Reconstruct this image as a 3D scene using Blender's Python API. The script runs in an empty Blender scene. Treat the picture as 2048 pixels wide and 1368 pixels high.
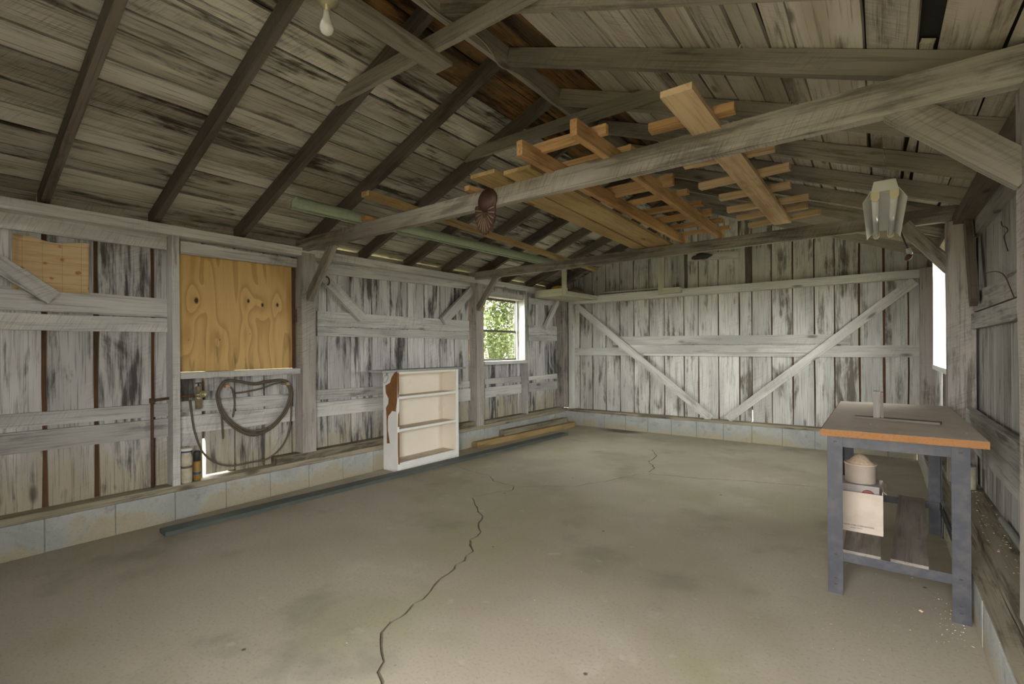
import bpy, bmesh, math, random
from mathutils import Vector, Matrix, geometry
random.seed(7)
R = random.uniform
sc = bpy.context.scene
COL = sc.collection

# ------------------------------------------------------------------ camera, sky, daylight, exposure
F_PX, YAW, ROLL, SHIFT_PX, CAM_H = 972.0, 0.6473, -0.0068, 14.6, 1.4
_rt0 = Vector((math.cos(YAW), math.sin(YAW), 0)); _up0 = Vector((0, 0, 1)); FW = Vector((-math.sin(YAW), math.cos(YAW), 0))
RT = _rt0 * math.cos(ROLL) + _up0 * math.sin(ROLL)
UP = -_rt0 * math.sin(ROLL) + _up0 * math.cos(ROLL)
CAM = Vector((0, 0, CAM_H))
cd = bpy.data.cameras.new('camera'); cam = bpy.data.objects.new('camera', cd); COL.objects.link(cam)
cd.sensor_fit = 'HORIZONTAL'; cd.sensor_width = 36; cd.lens = 36 * F_PX / 2048; cd.shift_y = SHIFT_PX / 2048
cd.clip_start = 0.02; cd.clip_end = 200
cam.matrix_world = Matrix((( RT.x, UP.x, -FW.x, CAM.x), (RT.y, UP.y, -FW.y, CAM.y), (RT.z, UP.z, -FW.z, CAM.z), (0, 0, 0, 1)))
sc.camera = cam
w = bpy.data.worlds.new('sky'); sc.world = w; w.use_nodes = True
bg = w.node_tree.nodes['Background']; bg.inputs[0].default_value = (1.0, 0.985, 0.96, 1); bg.inputs[1].default_value = 1.0
w.cycles.sampling_method = 'MANUAL'; w.cycles.sample_map_resolution = 256
sc.view_settings.view_transform = 'Standard'; sc.view_settings.look = 'None'
sc.view_settings.gamma = 1.0; sc.view_settings.use_curve_mapping = False
sc.view_settings.exposure = 4.6
sc.cycles.use_adaptive_sampling = True; sc.cycles.adaptive_threshold = 0.03
sc.cycles.max_bounces = 8; sc.cycles.diffuse_bounces = 5; sc.cycles.glossy_bounces = 3; sc.cycles.transparent_max_bounces = 12
sc.cycles.use_denoising = True
def portal(name, loc, rot, sx, sy):
    l = bpy.data.lights.new(name, 'AREA'); l.shape = 'RECTANGLE'; l.size = sx; l.size_y = sy; l.cycles.is_portal = True
    o = bpy.data.objects.new(name, l); o.location = loc; o.rotation_euler = rot; COL.objects.link(o); return o
portal('daylight_portal_front', (-0.35, -0.52, 1.05), (math.pi / 2, 0, 0), 1.5, 2.2)
portal('daylight_portal_west', (-4.9, 6.0, 1.7), (math.pi / 2, 0, -math.pi / 2), 1.15, 1.1)
portal('daylight_portal_east', (0.75, 6.0, 1.75), (math.pi / 2, 0, math.pi / 2), 1.4, 1.15)

# ------------------------------------------------------------------ pixel -> point on a plane
def ray(x, y): return FW + RT * ((x - 1024) / F_PX) + UP * ((684 + SHIFT_PX - y) / F_PX)
def PX(x, y, v): d = ray(x, y); return CAM + d * (v / d.x)
def PY(x, y, v): d = ray(x, y); return CAM + d * (v / d.y)
def PZ(x, y, v): d = ray(x, y); return CAM + d * ((v - CAM_H) / d.z)

# ------------------------------------------------------------------ materials
class NT:
    def __init__(s, name):
        s.m = bpy.data.materials.new(name); s.m.use_nodes = True; s.t = s.m.node_tree; s.t.nodes.clear()
        s.out = s.n('ShaderNodeOutputMaterial'); s.b = s.n('ShaderNodeBsdfPrincipled'); s.l(s.b, 0, s.out, 0)
    def n(s, t, **k):
        o = s.t.nodes.new(t)
        for a, v in k.items(): setattr(o, a, v)
        return o
    def l(s, a, i, b, j): s.t.links.new(a.outputs[i], b.inputs[j])
    def put(s, v, sock):
        if isinstance(v, tuple) and hasattr(v[0], 'outputs'): s.t.links.new(v[0].outputs[v[1]], sock)
        else: sock.default_value = v
    def math(s, op, a, b=0.0, clamp=False):
        o = s.n('ShaderNodeMath', operation=op, use_clamp=clamp); s.put(a, o.inputs[0]); s.put(b, o.inputs[1]); return (o, 0)
    def vmul(s, a, v):
        o = s.n('ShaderNodeVectorMath', operation='MULTIPLY'); s.put(a, o.inputs[0]); o.inputs[1].default_value = v; return (o, 0)
    def vadd(s, a, b):
        o = s.n('ShaderNodeVectorMath', operation='ADD'); s.put(a, o.inputs[0]); s.put(b, o.inputs[1]); return (o, 0)
    def noise(s, v, scale=1.0, detail=4.0, rough=0.6, dist=0.0):
        o = s.n('ShaderNodeTexNoise'); s.put(v, o.inputs['Vector']); o.inputs['Scale'].default_value = scale
        o.inputs['Detail'].default_value = detail; o.inputs['Roughness'].default_value = rough; o.inputs['Distortion'].default_value = dist
        return (o, 0)
    def step(s, v, lo, hi, a=0.0, b=1.0):
        o = s.n('ShaderNodeMapRange', interpolation_type='SMOOTHSTEP'); s.put(v, o.inputs[0])
        for i, x in enumerate((lo, hi, a, b)): o.inputs[i + 1].default_value = x
        return (o, 0)
    def mix(s, f, a, b, mode='MIX'):
        o = s.n('ShaderNodeMix', data_type='RGBA', blend_type=mode); s.put(f, o.inputs[0])
        for v, k in ((a, 6), (b, 7)): s.put(v if not (isinstance(v, tuple) and len(v) == 3) else (*v, 1.0), o.inputs[k])
        return (o, 2)
    def coords(s, rnd=True):
        tc = s.n('ShaderNodeTexCoord')
        if not rnd: return (tc, 3), None
        oi = s.n('ShaderNodeObjectInfo')
        cmb = s.n('ShaderNodeCombineXYZ')
        for i, k in enumerate((37.7, 23.1, 11.3)): s.put(s.math('MULTIPLY', (oi, 5), k), cmb.inputs[i])
        return s.vadd((tc, 3), (cmb, 0)), (oi, 5)
    def done(s, col, rough=0.85, bump=None, bstr=0.4, bdist=0.004, spec=0.25):
        s.put(col if not (isinstance(col, tuple) and len(col) == 3) else (*col, 1.0), s.b.inputs['Base Color'])
        s.put(rough, s.b.inputs['Roughness']); s.b.inputs['Specular IOR Level'].default_value = spec
        if bump is not None:
            o = s.n('ShaderNodeBump'); s.put(bump, o.inputs['Height']); o.inputs['Strength'].default_value = bstr; o.inputs['Distance'].default_value = bdist
            s.l(o, 0, s.b, 'Normal')
        return s.m

def wood(name, light, dark, mold=0.6, grain=0.35, saw=0.25, second=None, var=0.3, knots=0.7, bias=0.0, splash=None):
    s = NT(name); v, rnd = s.coords()
    streak = s.noise(s.vmul(v, (1.1, 15, 15)), detail=5, rough=0.7)
    blot = s.noise(s.vmul(v, (1.5, 3.8, 3.8)), detail=5, rough=0.62, dist=0.6)
    fibre = s.noise(s.vmul(v, (2.2, 75, 75)), detail=2, rough=0.6)
    second = second or tuple(c * 0.76 for c in light)
    base = s.mix(s.step(s.noise(s.vmul(s.vadd(v, (5.1, 2.2, 8.3)), (0.8, 4, 4)), detail=3), 0.36, 0.64), light, second)
    bri = s.math('ADD', s.math('MULTIPLY', rnd, var), 1.0 - var * 0.5)
    bc = s.n('ShaderNodeCombineColor')
    for i in range(3): s.put(bri, bc.inputs[i])
    base = s.mix(1.0, base, (bc, 0), 'MULTIPLY')
    if splash:
        ge = s.n('ShaderNodeNewGeometry'); sp = s.n('ShaderNodeSeparateXYZ'); s.l(ge, 0, sp, 0)
        hgt = s.math('ADD', (sp, 2), s.math('MULTIPLY', s.math('SUBTRACT', blot, 0.5), 1.3))
        base = s.mix(s.step(hgt, 0.85, 0.30, 0.0, 0.75), base, splash)
    r2 = s.math('FRACT', s.math('MULTIPLY', rnd, 17.31))
    e = s.math('ADD', streak, s.math('MULTIPLY', s.math('SUBTRACT', blot, 0.5), 0.95))
    e = s.math('ADD', e, s.math('MULTIPLY', s.math('SUBTRACT', r2, 0.5 - bias), 0.16))
    mm = s.math('MULTIPLY', s.step(e, 0.50, 0.74), mold)
    c = s.mix(mm, base, dark)
    c = s.mix(s.math('MULTIPLY', s.step(fibre, 0.5, 0.70), grain), c, dark)
    ro = s.n('ShaderNodeVectorRotate', rotation_type='Z_AXIS'); s.put(v, ro.inputs['Vector']); ro.inputs['Angle'].default_value = 0.45
    cross = s.noise(s.vmul((ro, 0), (140, 6, 6)), detail=3, rough=0.7)
    sm = s.math('MULTIPLY', s.step(cross, 0.45, 0.70), s.step(s.noise(s.vmul(s.vadd(v, (2.0, 9.0, 4.0)), (1.0, 3.0, 3.0)), detail=2), 0.44, 0.62))
    c = s.mix(s.math('MULTIPLY', sm, saw * 0.7), c, dark)
    if knots:
        vo = s.n('ShaderNodeTexVoronoi'); s.put(s.vmul(v, (2.3, 7, 7)), vo.inputs['Vector']); vo.inputs['Scale'].default_value = 1
        sep = s.n('ShaderNodeSeparateColor'); s.l(vo, 1, sep, 0)
        k = s.math('MULTIPLY', s.step((vo, 0), 0.22, 0.07), s.math('GREATER_THAN', (sep, 0), 0.66))
        c = s.mix(s.math('MULTIPLY', k, knots), c, tuple(d * 0.8 for d in dark))
    h = s.math('ADD', s.math('MULTIPLY', fibre, 0.6), s.math('MULTIPLY', sm, -0.35))
    return s.done(c, 0.88, h, 0.5, 0.004, 0.12)

M = {}
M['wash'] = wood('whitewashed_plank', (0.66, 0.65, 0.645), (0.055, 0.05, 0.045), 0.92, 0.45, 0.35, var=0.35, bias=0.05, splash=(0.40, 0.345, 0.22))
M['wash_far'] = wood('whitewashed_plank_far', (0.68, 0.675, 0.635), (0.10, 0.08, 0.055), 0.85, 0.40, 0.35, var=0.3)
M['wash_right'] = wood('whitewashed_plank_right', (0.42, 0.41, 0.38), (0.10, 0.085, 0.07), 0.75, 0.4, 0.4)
M['rail'] = wood('whitewashed_rail', (0.65, 0.645, 0.62), (0.09, 0.08, 0.07), 0.65, 0.35, 0.45, bias=-0.6)
M['rail_far'] = wood('whitewashed_girt', (0.67, 0.665, 0.62), (0.14, 0.12, 0.09), 0.5, 0.3, 0.35, bias=-0.6)
M['post'] = wood('rough_sawn_post', (0.46, 0.42, 0.385), (0.10, 0.08, 0.065), 0.8, 0.35, 0.7)
M['sill'] = wood('dirty_sill', (0.34, 0.30, 0.22), (0.07, 0.055, 0.04), 0.85, 0.4, 0.1)
M['roof'] = wood('roof_board', (0.57, 0.54, 0.47), (0.045, 0.036, 0.027), 0.95, 0.45, 0.6, second=(0.36, 0.325, 0.265), var=0.4, bias=0.18)
M['roof_r'] = wood('roof_board_right', (0.56, 0.525, 0.46), (0.09, 0.068, 0.048), 0.75, 0.45, 0.5, second=(0.42, 0.375, 0.30), var=0.3, bias=-0.4)
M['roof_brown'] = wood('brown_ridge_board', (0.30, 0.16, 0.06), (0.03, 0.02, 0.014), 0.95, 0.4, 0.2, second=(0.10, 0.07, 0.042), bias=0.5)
M['rafter'] = wood('dark_rafter', (0.17, 0.145, 0.118), (0.045, 0.036, 0.028), 0.6, 0.4, 0.4, var=0.35)
M['rafter_r'] = wood('grey_rafter', (0.33, 0.295, 0.245), (0.075, 0.06, 0.045), 0.65, 0.4, 0.4, var=0.3)
M['tie'] = wood('tie_beam_wood', (0.40, 0.37, 0.32), (0.095, 0.08, 0.064), 0.75, 0.35, 0.75, second=(0.25, 0.22, 0.185), var=0.1)
M['ridge'] = wood('ridge_wood', (0.36, 0.32, 0.27), (0.08, 0.06, 0.045), 0.7, 0.35, 0.4)
M['batten'] = wood('brown_batten', (0.13, 0.072, 0.038), (0.03, 0.02, 0.014), 0.6, 0.3, 0.0, knots=0)
M['pine'] = wood('new_pine', (0.50, 0.315, 0.15), (0.19, 0.10, 0.045), 0.7, 0.5, 0.0, second=(0.37, 0.215, 0.095), var=0.3, knots=0.4)
M['pine_pale'] = wood('pale_pine', (0.58, 0.43, 0.26), (0.24, 0.14, 0.07), 0.5, 0.35, 0.0, second=(0.47, 0.33, 0.19), var=0.2, knots=0.7)
M['pine_old'] = wood('yellow_old_pine', (0.42, 0.30, 0.14), (0.15, 0.095, 0.045), 0.6, 0.4, 0.0, second=(0.31, 0.21, 0.10), var=0.2)
M['shelf'] = wood('painted_shelf', (0.56, 0.56, 0.43), (0.20, 0.18, 0.12), 0.4, 0.3, 0.1, bias=-0.5)
M['greyboard'] = wood('grey_shelf_board', (0.42, 0.43, 0.43), (0.15, 0.14, 0.13), 0.5, 0.4, 0.0)
M['bench_shelf'] = wood('dusty_shelf_board', (0.25, 0.22, 0.19), (0.10, 0.085, 0.07), 0.5, 0.5, 0.0, knots=0)

def simple(name, col, rough=0.6, metal=0.0, nscale=18.0, namt=0.25, bump=0.0, spec=0.4, dark=None, lo=0.4, hi=0.7):
    s = NT(name); v, rnd = s.coords()
    n = s.noise(v, nscale, 5, 0.6)
    c = s.mix(s.math('MULTIPLY', s.step(n, lo, hi), namt), col, dark or tuple(c * 0.35 for c in col))
    s.b.inputs['Metallic'].default_value = metal
    return s.done(c, rough, n if bump else None, bump, 0.003, spec)
def m_block():
    s = NT('painted_concrete_block'); v, rnd = s.coords(); ge = s.n('ShaderNodeNewGeometry'); sp = s.n('ShaderNodeSeparateXYZ'); s.l(ge, 0, sp, 0); P = (ge, 0)
    n1 = s.noise(P, 2.2, 5, 0.65, 0.4); n2 = s.noise(P, 9, 4, 0.65); n3 = s.noise(P, 70, 2, 0.6)
    c = s.mix(s.step(n1, 0.40, 0.62), (0.43, 0.45, 0.435), (0.34, 0.35, 0.33))
    c = s.mix(s.math('MULTIPLY', s.step(n2, 0.55, 0.70), 0.5), c, (0.22, 0.215, 0.19))
    hgt = s.math('ADD', (sp, 2), s.math('MULTIPLY', s.math('SUBTRACT', n1, 0.5), 0.9))
    c = s.mix(s.step(hgt, 0.17, 0.02, 0.0, 0.8), c, (0.38, 0.325, 0.215))
    c = s.mix(s.math('MULTIPLY', s.step(n3, 0.55, 0.7), 0.3), c, (0.2, 0.19, 0.17))
    return s.done(c, 0.88, s.math('ADD', n3, n2), 0.5, 0.004, 0.15)
M['block'] = m_block()
M['mortar'] = simple('mortar', (0.36, 0.36, 0.33), 0.9, 0, 20, 0.4, 0.4)
M['plank_green'] = simple('dark_green_painted_plank', (0.075, 0.09, 0.085), 0.55, 0, 6, 0.4, 0.1, 0.4, (0.14, 0.14, 0.11))
M['white'] = simple('white_paint', (0.87, 0.86, 0.83), 0.5, 0, 7, 0.10, 0.0, 0.4, (0.5, 0.45, 0.38))
M['cream'] = simple('cream_paint', (0.87, 0.80, 0.69), 0.5, 0, 9, 0.12, 0.0, 0.35, (0.45, 0.36, 0.26), 0.55, 0.75)
M['shelf_dusty'] = simple('dusty_painted_shelf', (0.60, 0.52, 0.42), 0.7, 0, 12, 0.3, 0, 0.3)
M['peel'] = simple('bare_brown_wood', (0.26, 0.115, 0.04), 0.7, 0, 14, 0.35, 0, 0.3)
M['steel'] = simple('dusty_blue_grey_steel', (0.040, 0.0425, 0.054), 0.5, 0.2, 14, 0.5, 0.1, 0.5, (0.10, 0.09, 0.085))
M['steel_dark'] = simple('dark_steel', (0.055, 0.06, 0.085), 0.5, 0.2, 14, 0.4, 0.1, 0.5, (0.12, 0.10, 0.09))
M['benchtop'] = simple('dusty_bench_top', (0.55, 0.475, 0.405), 0.75, 0, 6, 0.4, 0.1, 0.3, (0.38, 0.32, 0.26))
M['chipboard'] = simple('chipboard_edge', (0.33, 0.165, 0.07), 0.9, 0, 120, 0.5, 0.3, 0.2, (0.26, 0.10, 0.03))
M['carton'] = simple('pale_carton', (0.58, 0.50, 0.42), 0.85, 0, 9, 0.35, 0, 0.2, (0.38, 0.30, 0.22))
M['carton_in'] = simple('grey_carton', (0.36, 0.33, 0.31), 0.85, 0, 9, 0.3, 0, 0.2)
M['ink'] = simple('black_ink', (0.04, 0.03, 0.035), 0.7, 0, 40, 0.0)
M['ink_grey'] = simple('faded_ink', (0.25, 0.22, 0.22), 0.7, 0, 40, 0.0)
M['red_ink'] = simple('red_ink', (0.28, 0.075, 0.065), 0.7, 0, 40, 0.1)
M['tub'] = simple('cloudy_plastic', (0.56, 0.47, 0.40), 0.4, 0, 10, 0.15, 0, 0.4)
M['sawdust'] = simple('sawdust', (0.62, 0.47, 0.34), 0.95, 0, 60, 0.4, 0.5, 0.1)
M['gutter'] = simple('mint_painted_metal', (0.36, 0.43, 0.30), 0.5, 0.1, 30, 0.3, 0.1, 0.4, (0.25, 0.30, 0.20))
M['bulb'] = simple('frosted_bulb_glass', (0.72, 0.70, 0.64), 0.12, 0, 5, 0.05, 0, 0.6)
M['porcelain'] = simple('yellowed_porcelain', (0.40, 0.35, 0.23), 0.35, 0, 12, 0.4, 0, 0.5)
M['brass'] = simple('tarnished_brass', (0.42, 0.36, 0.22), 0.4, 0.5, 20, 0.3, 0, 0.5)
M['ornament'] = simple('brown_cast_metal', (0.075, 0.032, 0.016), 0.4, 0.25, 15, 0.35, 0, 0.5, (0.05, 0.025, 0.014))
M['ornament_rib'] = simple('tan_worn_rib', (0.30, 0.225, 0.155), 0.5, 0.2, 15, 0.3)
M['lightmetal'] = simple('white_enamel', (0.66, 0.66, 0.60), 0.35, 0.0, 8, 0.12, 0, 0.5)
M['tubeglass'] = simple('white_tube_glass', (0.72, 0.73, 0.70), 0.15, 0.0, 8, 0.05, 0, 0.6)
M['socket'] = simple('cream_socket', (0.66, 0.58, 0.38), 0.4, 0.0, 8, 0.2)
M['hose'] = simple('olive_rubber_hose', (0.13, 0.105, 0.075), 0.6, 0, 25, 0.35, 0, 0.4)
M['rust'] = simple('rusty_iron', (0.13, 0.07, 0.045), 0.75, 0.2, 30, 0.5, 0.3)
M['wire'] = simple('dark_wire', (0.06, 0.055, 0.05), 0.6, 0.2, 30, 0.2)
M['cable'] = simple('grey_cable', (0.30, 0.27, 0.22), 0.6, 0.0, 30, 0.3)
M['pvc'] = simple('grey_pvc', (0.44, 0.45, 0.42), 0.4, 0.0, 10, 0.3)
M['felt'] = simple('black_roofing_felt', (0.02, 0.019, 0.018), 0.95, 0, 10, 0.2)
M['jarwhite'] = simple('stained_white_jar', (0.55, 0.52, 0.40), 0.5, 0, 16, 0.5, 0, 0.4, (0.28, 0.2, 0.1))
M['blue'] = simple('dark_blue_label', (0.04, 0.08, 0.19), 0.5, 0, 16, 0.2)
M['ochre'] = simple('ochre_label', (0.36, 0.21, 0.05), 0.5, 0, 16, 0.4)
M['yellow'] = simple('yellow_foam', (0.62, 0.47, 0.06), 0.9, 0, 30, 0.4, 0.4)
M['rag'] = simple('brown_rag', (0.20, 0.145, 0.11), 0.95, 0, 20, 0.4, 0.4)
M['chrome'] = simple('chrome', (0.6, 0.6, 0.6), 0.2, 0.9, 8, 0.1)
M['crackdirt'] = simple('crack_dirt', (0.22, 0.18, 0.13), 0.95, 0, 40, 0.4)
M['sash'] = simple('dark_window_frame', (0.13, 0.115, 0.09), 0.6, 0, 14, 0.3)
M['bark'] = simple('pale_bark', (0.34, 0.31, 0.26), 0.9, 0, 9, 0.6, 0.6, 0.1, (0.10, 0.085, 0.065))
M['grass'] = simple('grass_ground', (0.125, 0.12, 0.065), 0.95, 0, 3, 0.5, 0.5, 0.1, (0.14, 0.12, 0.07))

def m_leaf():
    s = NT('green_leaf'); v, rnd = s.coords()
    c = s.mix(s.noise(v, 2.3, 2), (0.026, 0.052, 0.006), (0.075, 0.085, 0.014))
    s.put(c, s.b.inputs['Base Color']); s.b.inputs['Roughness'].default_value = 0.6
    t = s.n('ShaderNodeBsdfTranslucent'); s.put(c, t.inputs[0])
    mx = s.n('ShaderNodeMixShader'); mx.inputs[0].default_value = 0.4
    s.l(s.b, 0, mx, 1); s.l(t, 0, mx, 2); s.l(mx, 0, s.out, 0); return s.m
M['leaf'] = m_leaf()
def m_glass():
    s = NT('window_glass'); t = s.n('ShaderNodeBsdfTransparent'); t.inputs[0].default_value = (0.93, 0.95, 0.93, 1)
    g = s.n('ShaderNodeBsdfGlossy'); g.inputs['Roughness'].default_value = 0.03
    mx = s.n('ShaderNodeMixShader'); mx.inputs[0].default_value = 0.06; s.l(t, 0, mx, 1); s.l(g, 0, mx, 2); s.l(mx, 0, s.out, 0); return s.m
M['glass'] = m_glass()
def m_floor():
    s = NT('stained_concrete_floor'); v, _ = s.coords(False)
    big = s.noise(v, 0.55, 3, 0.5, 0.3); mid = s.noise(v, 1.7, 5, 0.6, 0.4); fine = s.noise(v, 60, 3, 0.7); sm = s.noise(s.vmul(v, (1, 1, 0)), 7, 4, 0.65)
    c = s.mix(s.step(big, 0.38, 0.62), (0.335, 0.295, 0.222), (0.41, 0.37, 0.295))
    c = s.mix(s.math('MULTIPLY', s.step(s.noise(s.vadd(v, (7.3, 3.1, 0)), 0.7, 3), 0.5, 0.66), 0.6), c, (0.30, 0.285, 0.165))
    c = s.mix(s.math('MULTIPLY', s.step(mid, 0.55, 0.75), 0.4), c, (0.51, 0.47, 0.39))
    c = s.mix(s.math('MULTIPLY', s.step(s.noise(s.vadd(v, (1.3, 9.1, 0)), 1.3, 4), 0.54, 0.72), 0.55), c, (0.20, 0.19, 0.155))
    c = s.mix(s.math('MULTIPLY', s.step(fine, 0.50, 0.72), 0.42), c, (0.19, 0.175, 0.14))
    c = s.mix(s.math('MULTIPLY', s.step(sm, 0.62, 0.72), 0.25), c, (0.55, 0.52, 0.45))
    vo = s.n('ShaderNodeTexVoronoi'); s.put(v, vo.inputs['Vector']); vo.inputs['Scale'].default_value = 4.2
    sep = s.n('ShaderNodeSeparateColor'); s.l(vo, 1, sep, 0)
    c = s.mix(s.math('MULTIPLY', s.step((vo, 0), 0.06, 0.03), s.math('GREATER_THAN', (sep, 0), 0.72)), c, (0.10, 0.085, 0.065))
    # oil stain near the far left corner
    g = s.n('ShaderNodeTexGradient', gradient_type='SPHERICAL'); mp = s.n('ShaderNodeMapping', vector_type='TEXTURE')
    p = PZ(1240, 862, 0); mp.inputs['Location'].default_value = p; mp.inputs['Scale'].default_value = (0.55, 0.28, 1); s.put(v, mp.inputs[0]); s.l(mp, 0, g, 0)
    c = s.mix(s.math('MULTIPLY', s.step(s.math('MULTIPLY', (g, 1), s.math('ADD', mid, 0.4)), 0.05, 0.7), 0.8), c, (0.05, 0.05, 0.045))
    return s.done(c, s.step(mid, 0.3, 0.7, 0.55, 0.75), s.math('ADD', s.math('MULTIPLY', fine, 0.5), mid), 0.25, 0.004, 0.35)
M['floor'] = m_floor()
def m_ply():
    s = NT('knotty_plywood'); v, _ = s.coords(False)
    sep = s.n('ShaderNodeSeparateXYZ'); s.put(v, sep.inputs[0])
    field = s.math('MULTIPLY', s.noise(s.vmul(v, (1, 4.2, 0.5)), 1.0, 2, 0.5, 0.35), 7.5)
    kn = None
    for (x, y, r, a) in ((393, 601, 0.024, 1.6), (497, 602, 0.017, 1.4), (525, 610, 0.018, 1.2), (555, 610, 0.017, 1.2), (440, 680, 0.006, 0.9), (377, 680, 0.004, 0.8), (500, 668, 0.004, 0.8)):
        p = PX(x, y, -4.79)
        dv = s.n('ShaderNodeVectorMath', operation='MULTIPLY'); s.put(s.vadd(v, tuple(-p)), dv.inputs[0]); dv.inputs[1].default_value = (0, 1.0, 0.6)
        ln = s.n('ShaderNodeVectorMath', operation='LENGTH'); s.l(dv, 0, ln, 0)
        d = (ln, 1)
        field = s.math('ADD', field, s.math('MULTIPLY', s.step(d, 0.13, 0.0), a * 0.9))
        k = s.step(d, r, r * 0.35); kn = k if kn is None else s.math('MAXIMUM', kn, k)
    fr = s.math('FRACT', field)
    line = s.math('MULTIPLY', s.step(fr, 0.55, 0.95), s.step(fr, 1.0, 0.95))
    fib = s.noise(s.vmul(v, (1, 90, 4)), 1.0, 3, 0.6)
    c = s.mix(s.step(fr, 0.1, 0.9), (0.66, 0.44, 0.175), (0.57, 0.36, 0.13))
    c = s.mix(s.math('MULTIPLY', line, 0.4), c, (0.42, 0.24, 0.08))
    c = s.mix(s.math('MULTIPLY', s.step(fib, 0.5, 0.75), 0.25), c, (0.36, 0.19, 0.05))
    c = s.mix(kn, c, (0.06, 0.025, 0.01))
    low = s.step((sep, 2), 1.75, 1.25)
    st = s.math('MULTIPLY', s.math('MULTIPLY', s.step(s.noise(s.vmul(v, (1, 14, 1.6)), 1.0, 4), 0.52, 0.68), low), 0.75)
    c = s.mix(st, c, (0.13, 0.095, 0.05))
    return s.done(c, 0.55, None, spec=0.35)
M['ply'] = m_ply()
def m_paper():
    s = NT('yellowed_printed_paper'); v, _ = s.coords(False)
    sep = s.n('ShaderNodeSeparateXYZ'); s.put(v, sep.inputs[0])
    n = s.noise(s.vmul(v, (1, 3, 40)), 1.0, 3)
    c = s.mix(s.step(n, 0.4, 0.7), (0.60, 0.44, 0.25), (0.49, 0.34, 0.17))
    for ax, per, off in ((1, 0.105, 0.066), (2, 0.14, 0.0)):
        fr = s.math('FRACT', s.math('DIVIDE', s.math('ADD', (sep, ax), 10 + off), per))
        c = s.mix(s.math('MULTIPLY', s.math('LESS_THAN', fr, 0.022), 0.55), c, (0.22, 0.13, 0.06))
    vo = s.n('ShaderNodeTexVoronoi'); s.put(s.vmul(v, (0, 1, 1.25)), vo.inputs['Vector']); vo.inputs['Scale'].default_value = 13
    sp = s.n('ShaderNodeSeparateColor'); s.l(vo, 1, sp, 0)
    blob = s.math('MULTIPLY', s.step((vo, 0), 0.30, 0.16), s.math('GREATER_THAN', (sp, 0), 0.30))
    blob = s.math('MULTIPLY', blob, s.step(s.noise(v, 60, 2), 0.30, 0.5))
    c = s.mix(s.math('MULTIPLY', blob, 0.75), c, (0.33, 0.075, 0.03))
    return s.done(c, 0.8, None, spec=0.2)
M['paper'] = m_paper()

# ------------------------------------------------------------------ object helpers
def tag(o, label, cat, group=None, kind=None):
    o['label'] = label; o['category'] = cat
    if group: o['group'] = group
    if kind: o['kind'] = kind
    return o
def empty(name, loc=(0, 0, 0), label=None, cat=None, group=None, kind=None):
    o = bpy.data.objects.new(name, None); o.empty_display_size = 0.1; o.location = loc; COL.objects.link(o)
    if label: tag(o, label, cat, group, kind)
    return o
def adopt(o, parent):
    if parent is not None:
        o.parent = parent
        base = parent; mt = Vector((0, 0, 0))
        if parent.type == 'EMPTY': o.matrix_parent_inverse = Matrix.Translation(-Vector(parent.location))
        else: o.matrix_parent_inverse = parent.matrix_basis.inverted() @ Matrix.Identity(4) if parent.parent is None else (parent.matrix_parent_inverse_world if False else wm(parent).inverted())
def wm(o):
    if o.parent is None: return o.matrix_basis.copy()
    return wm(o.parent) @ o.matrix_parent_inverse @ o.matrix_basis
def mk(name, verts, faces, mat, parent=None, smooth=False, mw=None):
    me = bpy.data.meshes.new(name); me.from_pydata([tuple(v) for v in verts], [], faces)
    for m in (mat if isinstance(mat, list) else [mat]): me.materials.append(m)
    if smooth: me.polygons.foreach_set('use_smooth', [True] * len(me.polygons))
    me.update(); o = bpy.data.objects.new(name, me); COL.objects.link(o)
    if mw is not None: o.matrix_basis = mw
    adopt(o, parent); return o
def plank(name, parent, mat, p0, p1, w, t, W, jit=0.003, seg=4, s0=0.0, s1=0.0, w1=None, curve=0.0):
    """box from p0 to p1 (centre line), width w along W, thickness t; local X runs along the grain"""
    p0 = Vector(p0); p1 = Vector(p1); A = p1 - p0; L = A.length; A.normalize()
    W = Vector(W); W = (W - A * W.dot(A)).normalized(); T = A.cross(W)
    w1 = w if w1 is None else w1
    vs = []; fs = []
    for i in range(seg + 1):
        u = i / seg; x = L * u; hw = (w + (w1 - w) * u) / 2
        a = R(-jit, jit); b = R(-jit, jit); c = curve * math.sin(math.pi * u)
        for (sy, sz, e) in ((-1, -1, a), (1, -1, b), (1, 1, b), (-1, 1, a)):
            yy = sy * hw + e + c
            xx = x + (s0 * yy if i == 0 else s1 * yy if i == seg else 0)
            vs.append((xx, yy, sz * t / 2 + R(-1, 1) * jit * 0.15))
    for i in range(seg):
        o = i * 4
        for k in range(4): fs.append((o + k, o + (k + 1) % 4, o + 4 + (k + 1) % 4, o + 4 + k))
    fs.append((3, 2, 1, 0)); e = seg * 4; fs.append((e, e + 1, e + 2, e + 3))
    mw = Matrix(((A.x, W.x, T.x, p0.x), (A.y, W.y, T.y, p0.y), (A.z, W.z, T.z, p0.z), (0, 0, 0, 1)))
    # make faces point outwards whatever the handedness
    return mk(name, vs, [tuple(reversed(f)) for f in fs], mat, parent, False, mw)
def bx(name, parent, mat, xr, yr, zr, jit=0.002, seg=3):
    d = [(abs(r[1] - r[0]), i) for i, r in enumerate((xr, yr, zr))]; ax = max(d)[1]
    c = [(r[0] + r[1]) / 2 for r in (xr, yr, zr)]
    rr = (xr, yr, zr); p0 = list(c); p1 = list(c); p0[ax] = min(rr[ax]); p1[ax] = max(rr[ax])
    o = [i for i in range(3) if i != ax]; wi = max(o, key=lambda i: d[i][0]); ti = [i for i in o if i != wi][0]
    W = [0, 0, 0]; W[wi] = 1
    return plank(name, parent, mat, p0, p1, d[wi][0], d[ti][0], W, jit, seg)
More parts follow.
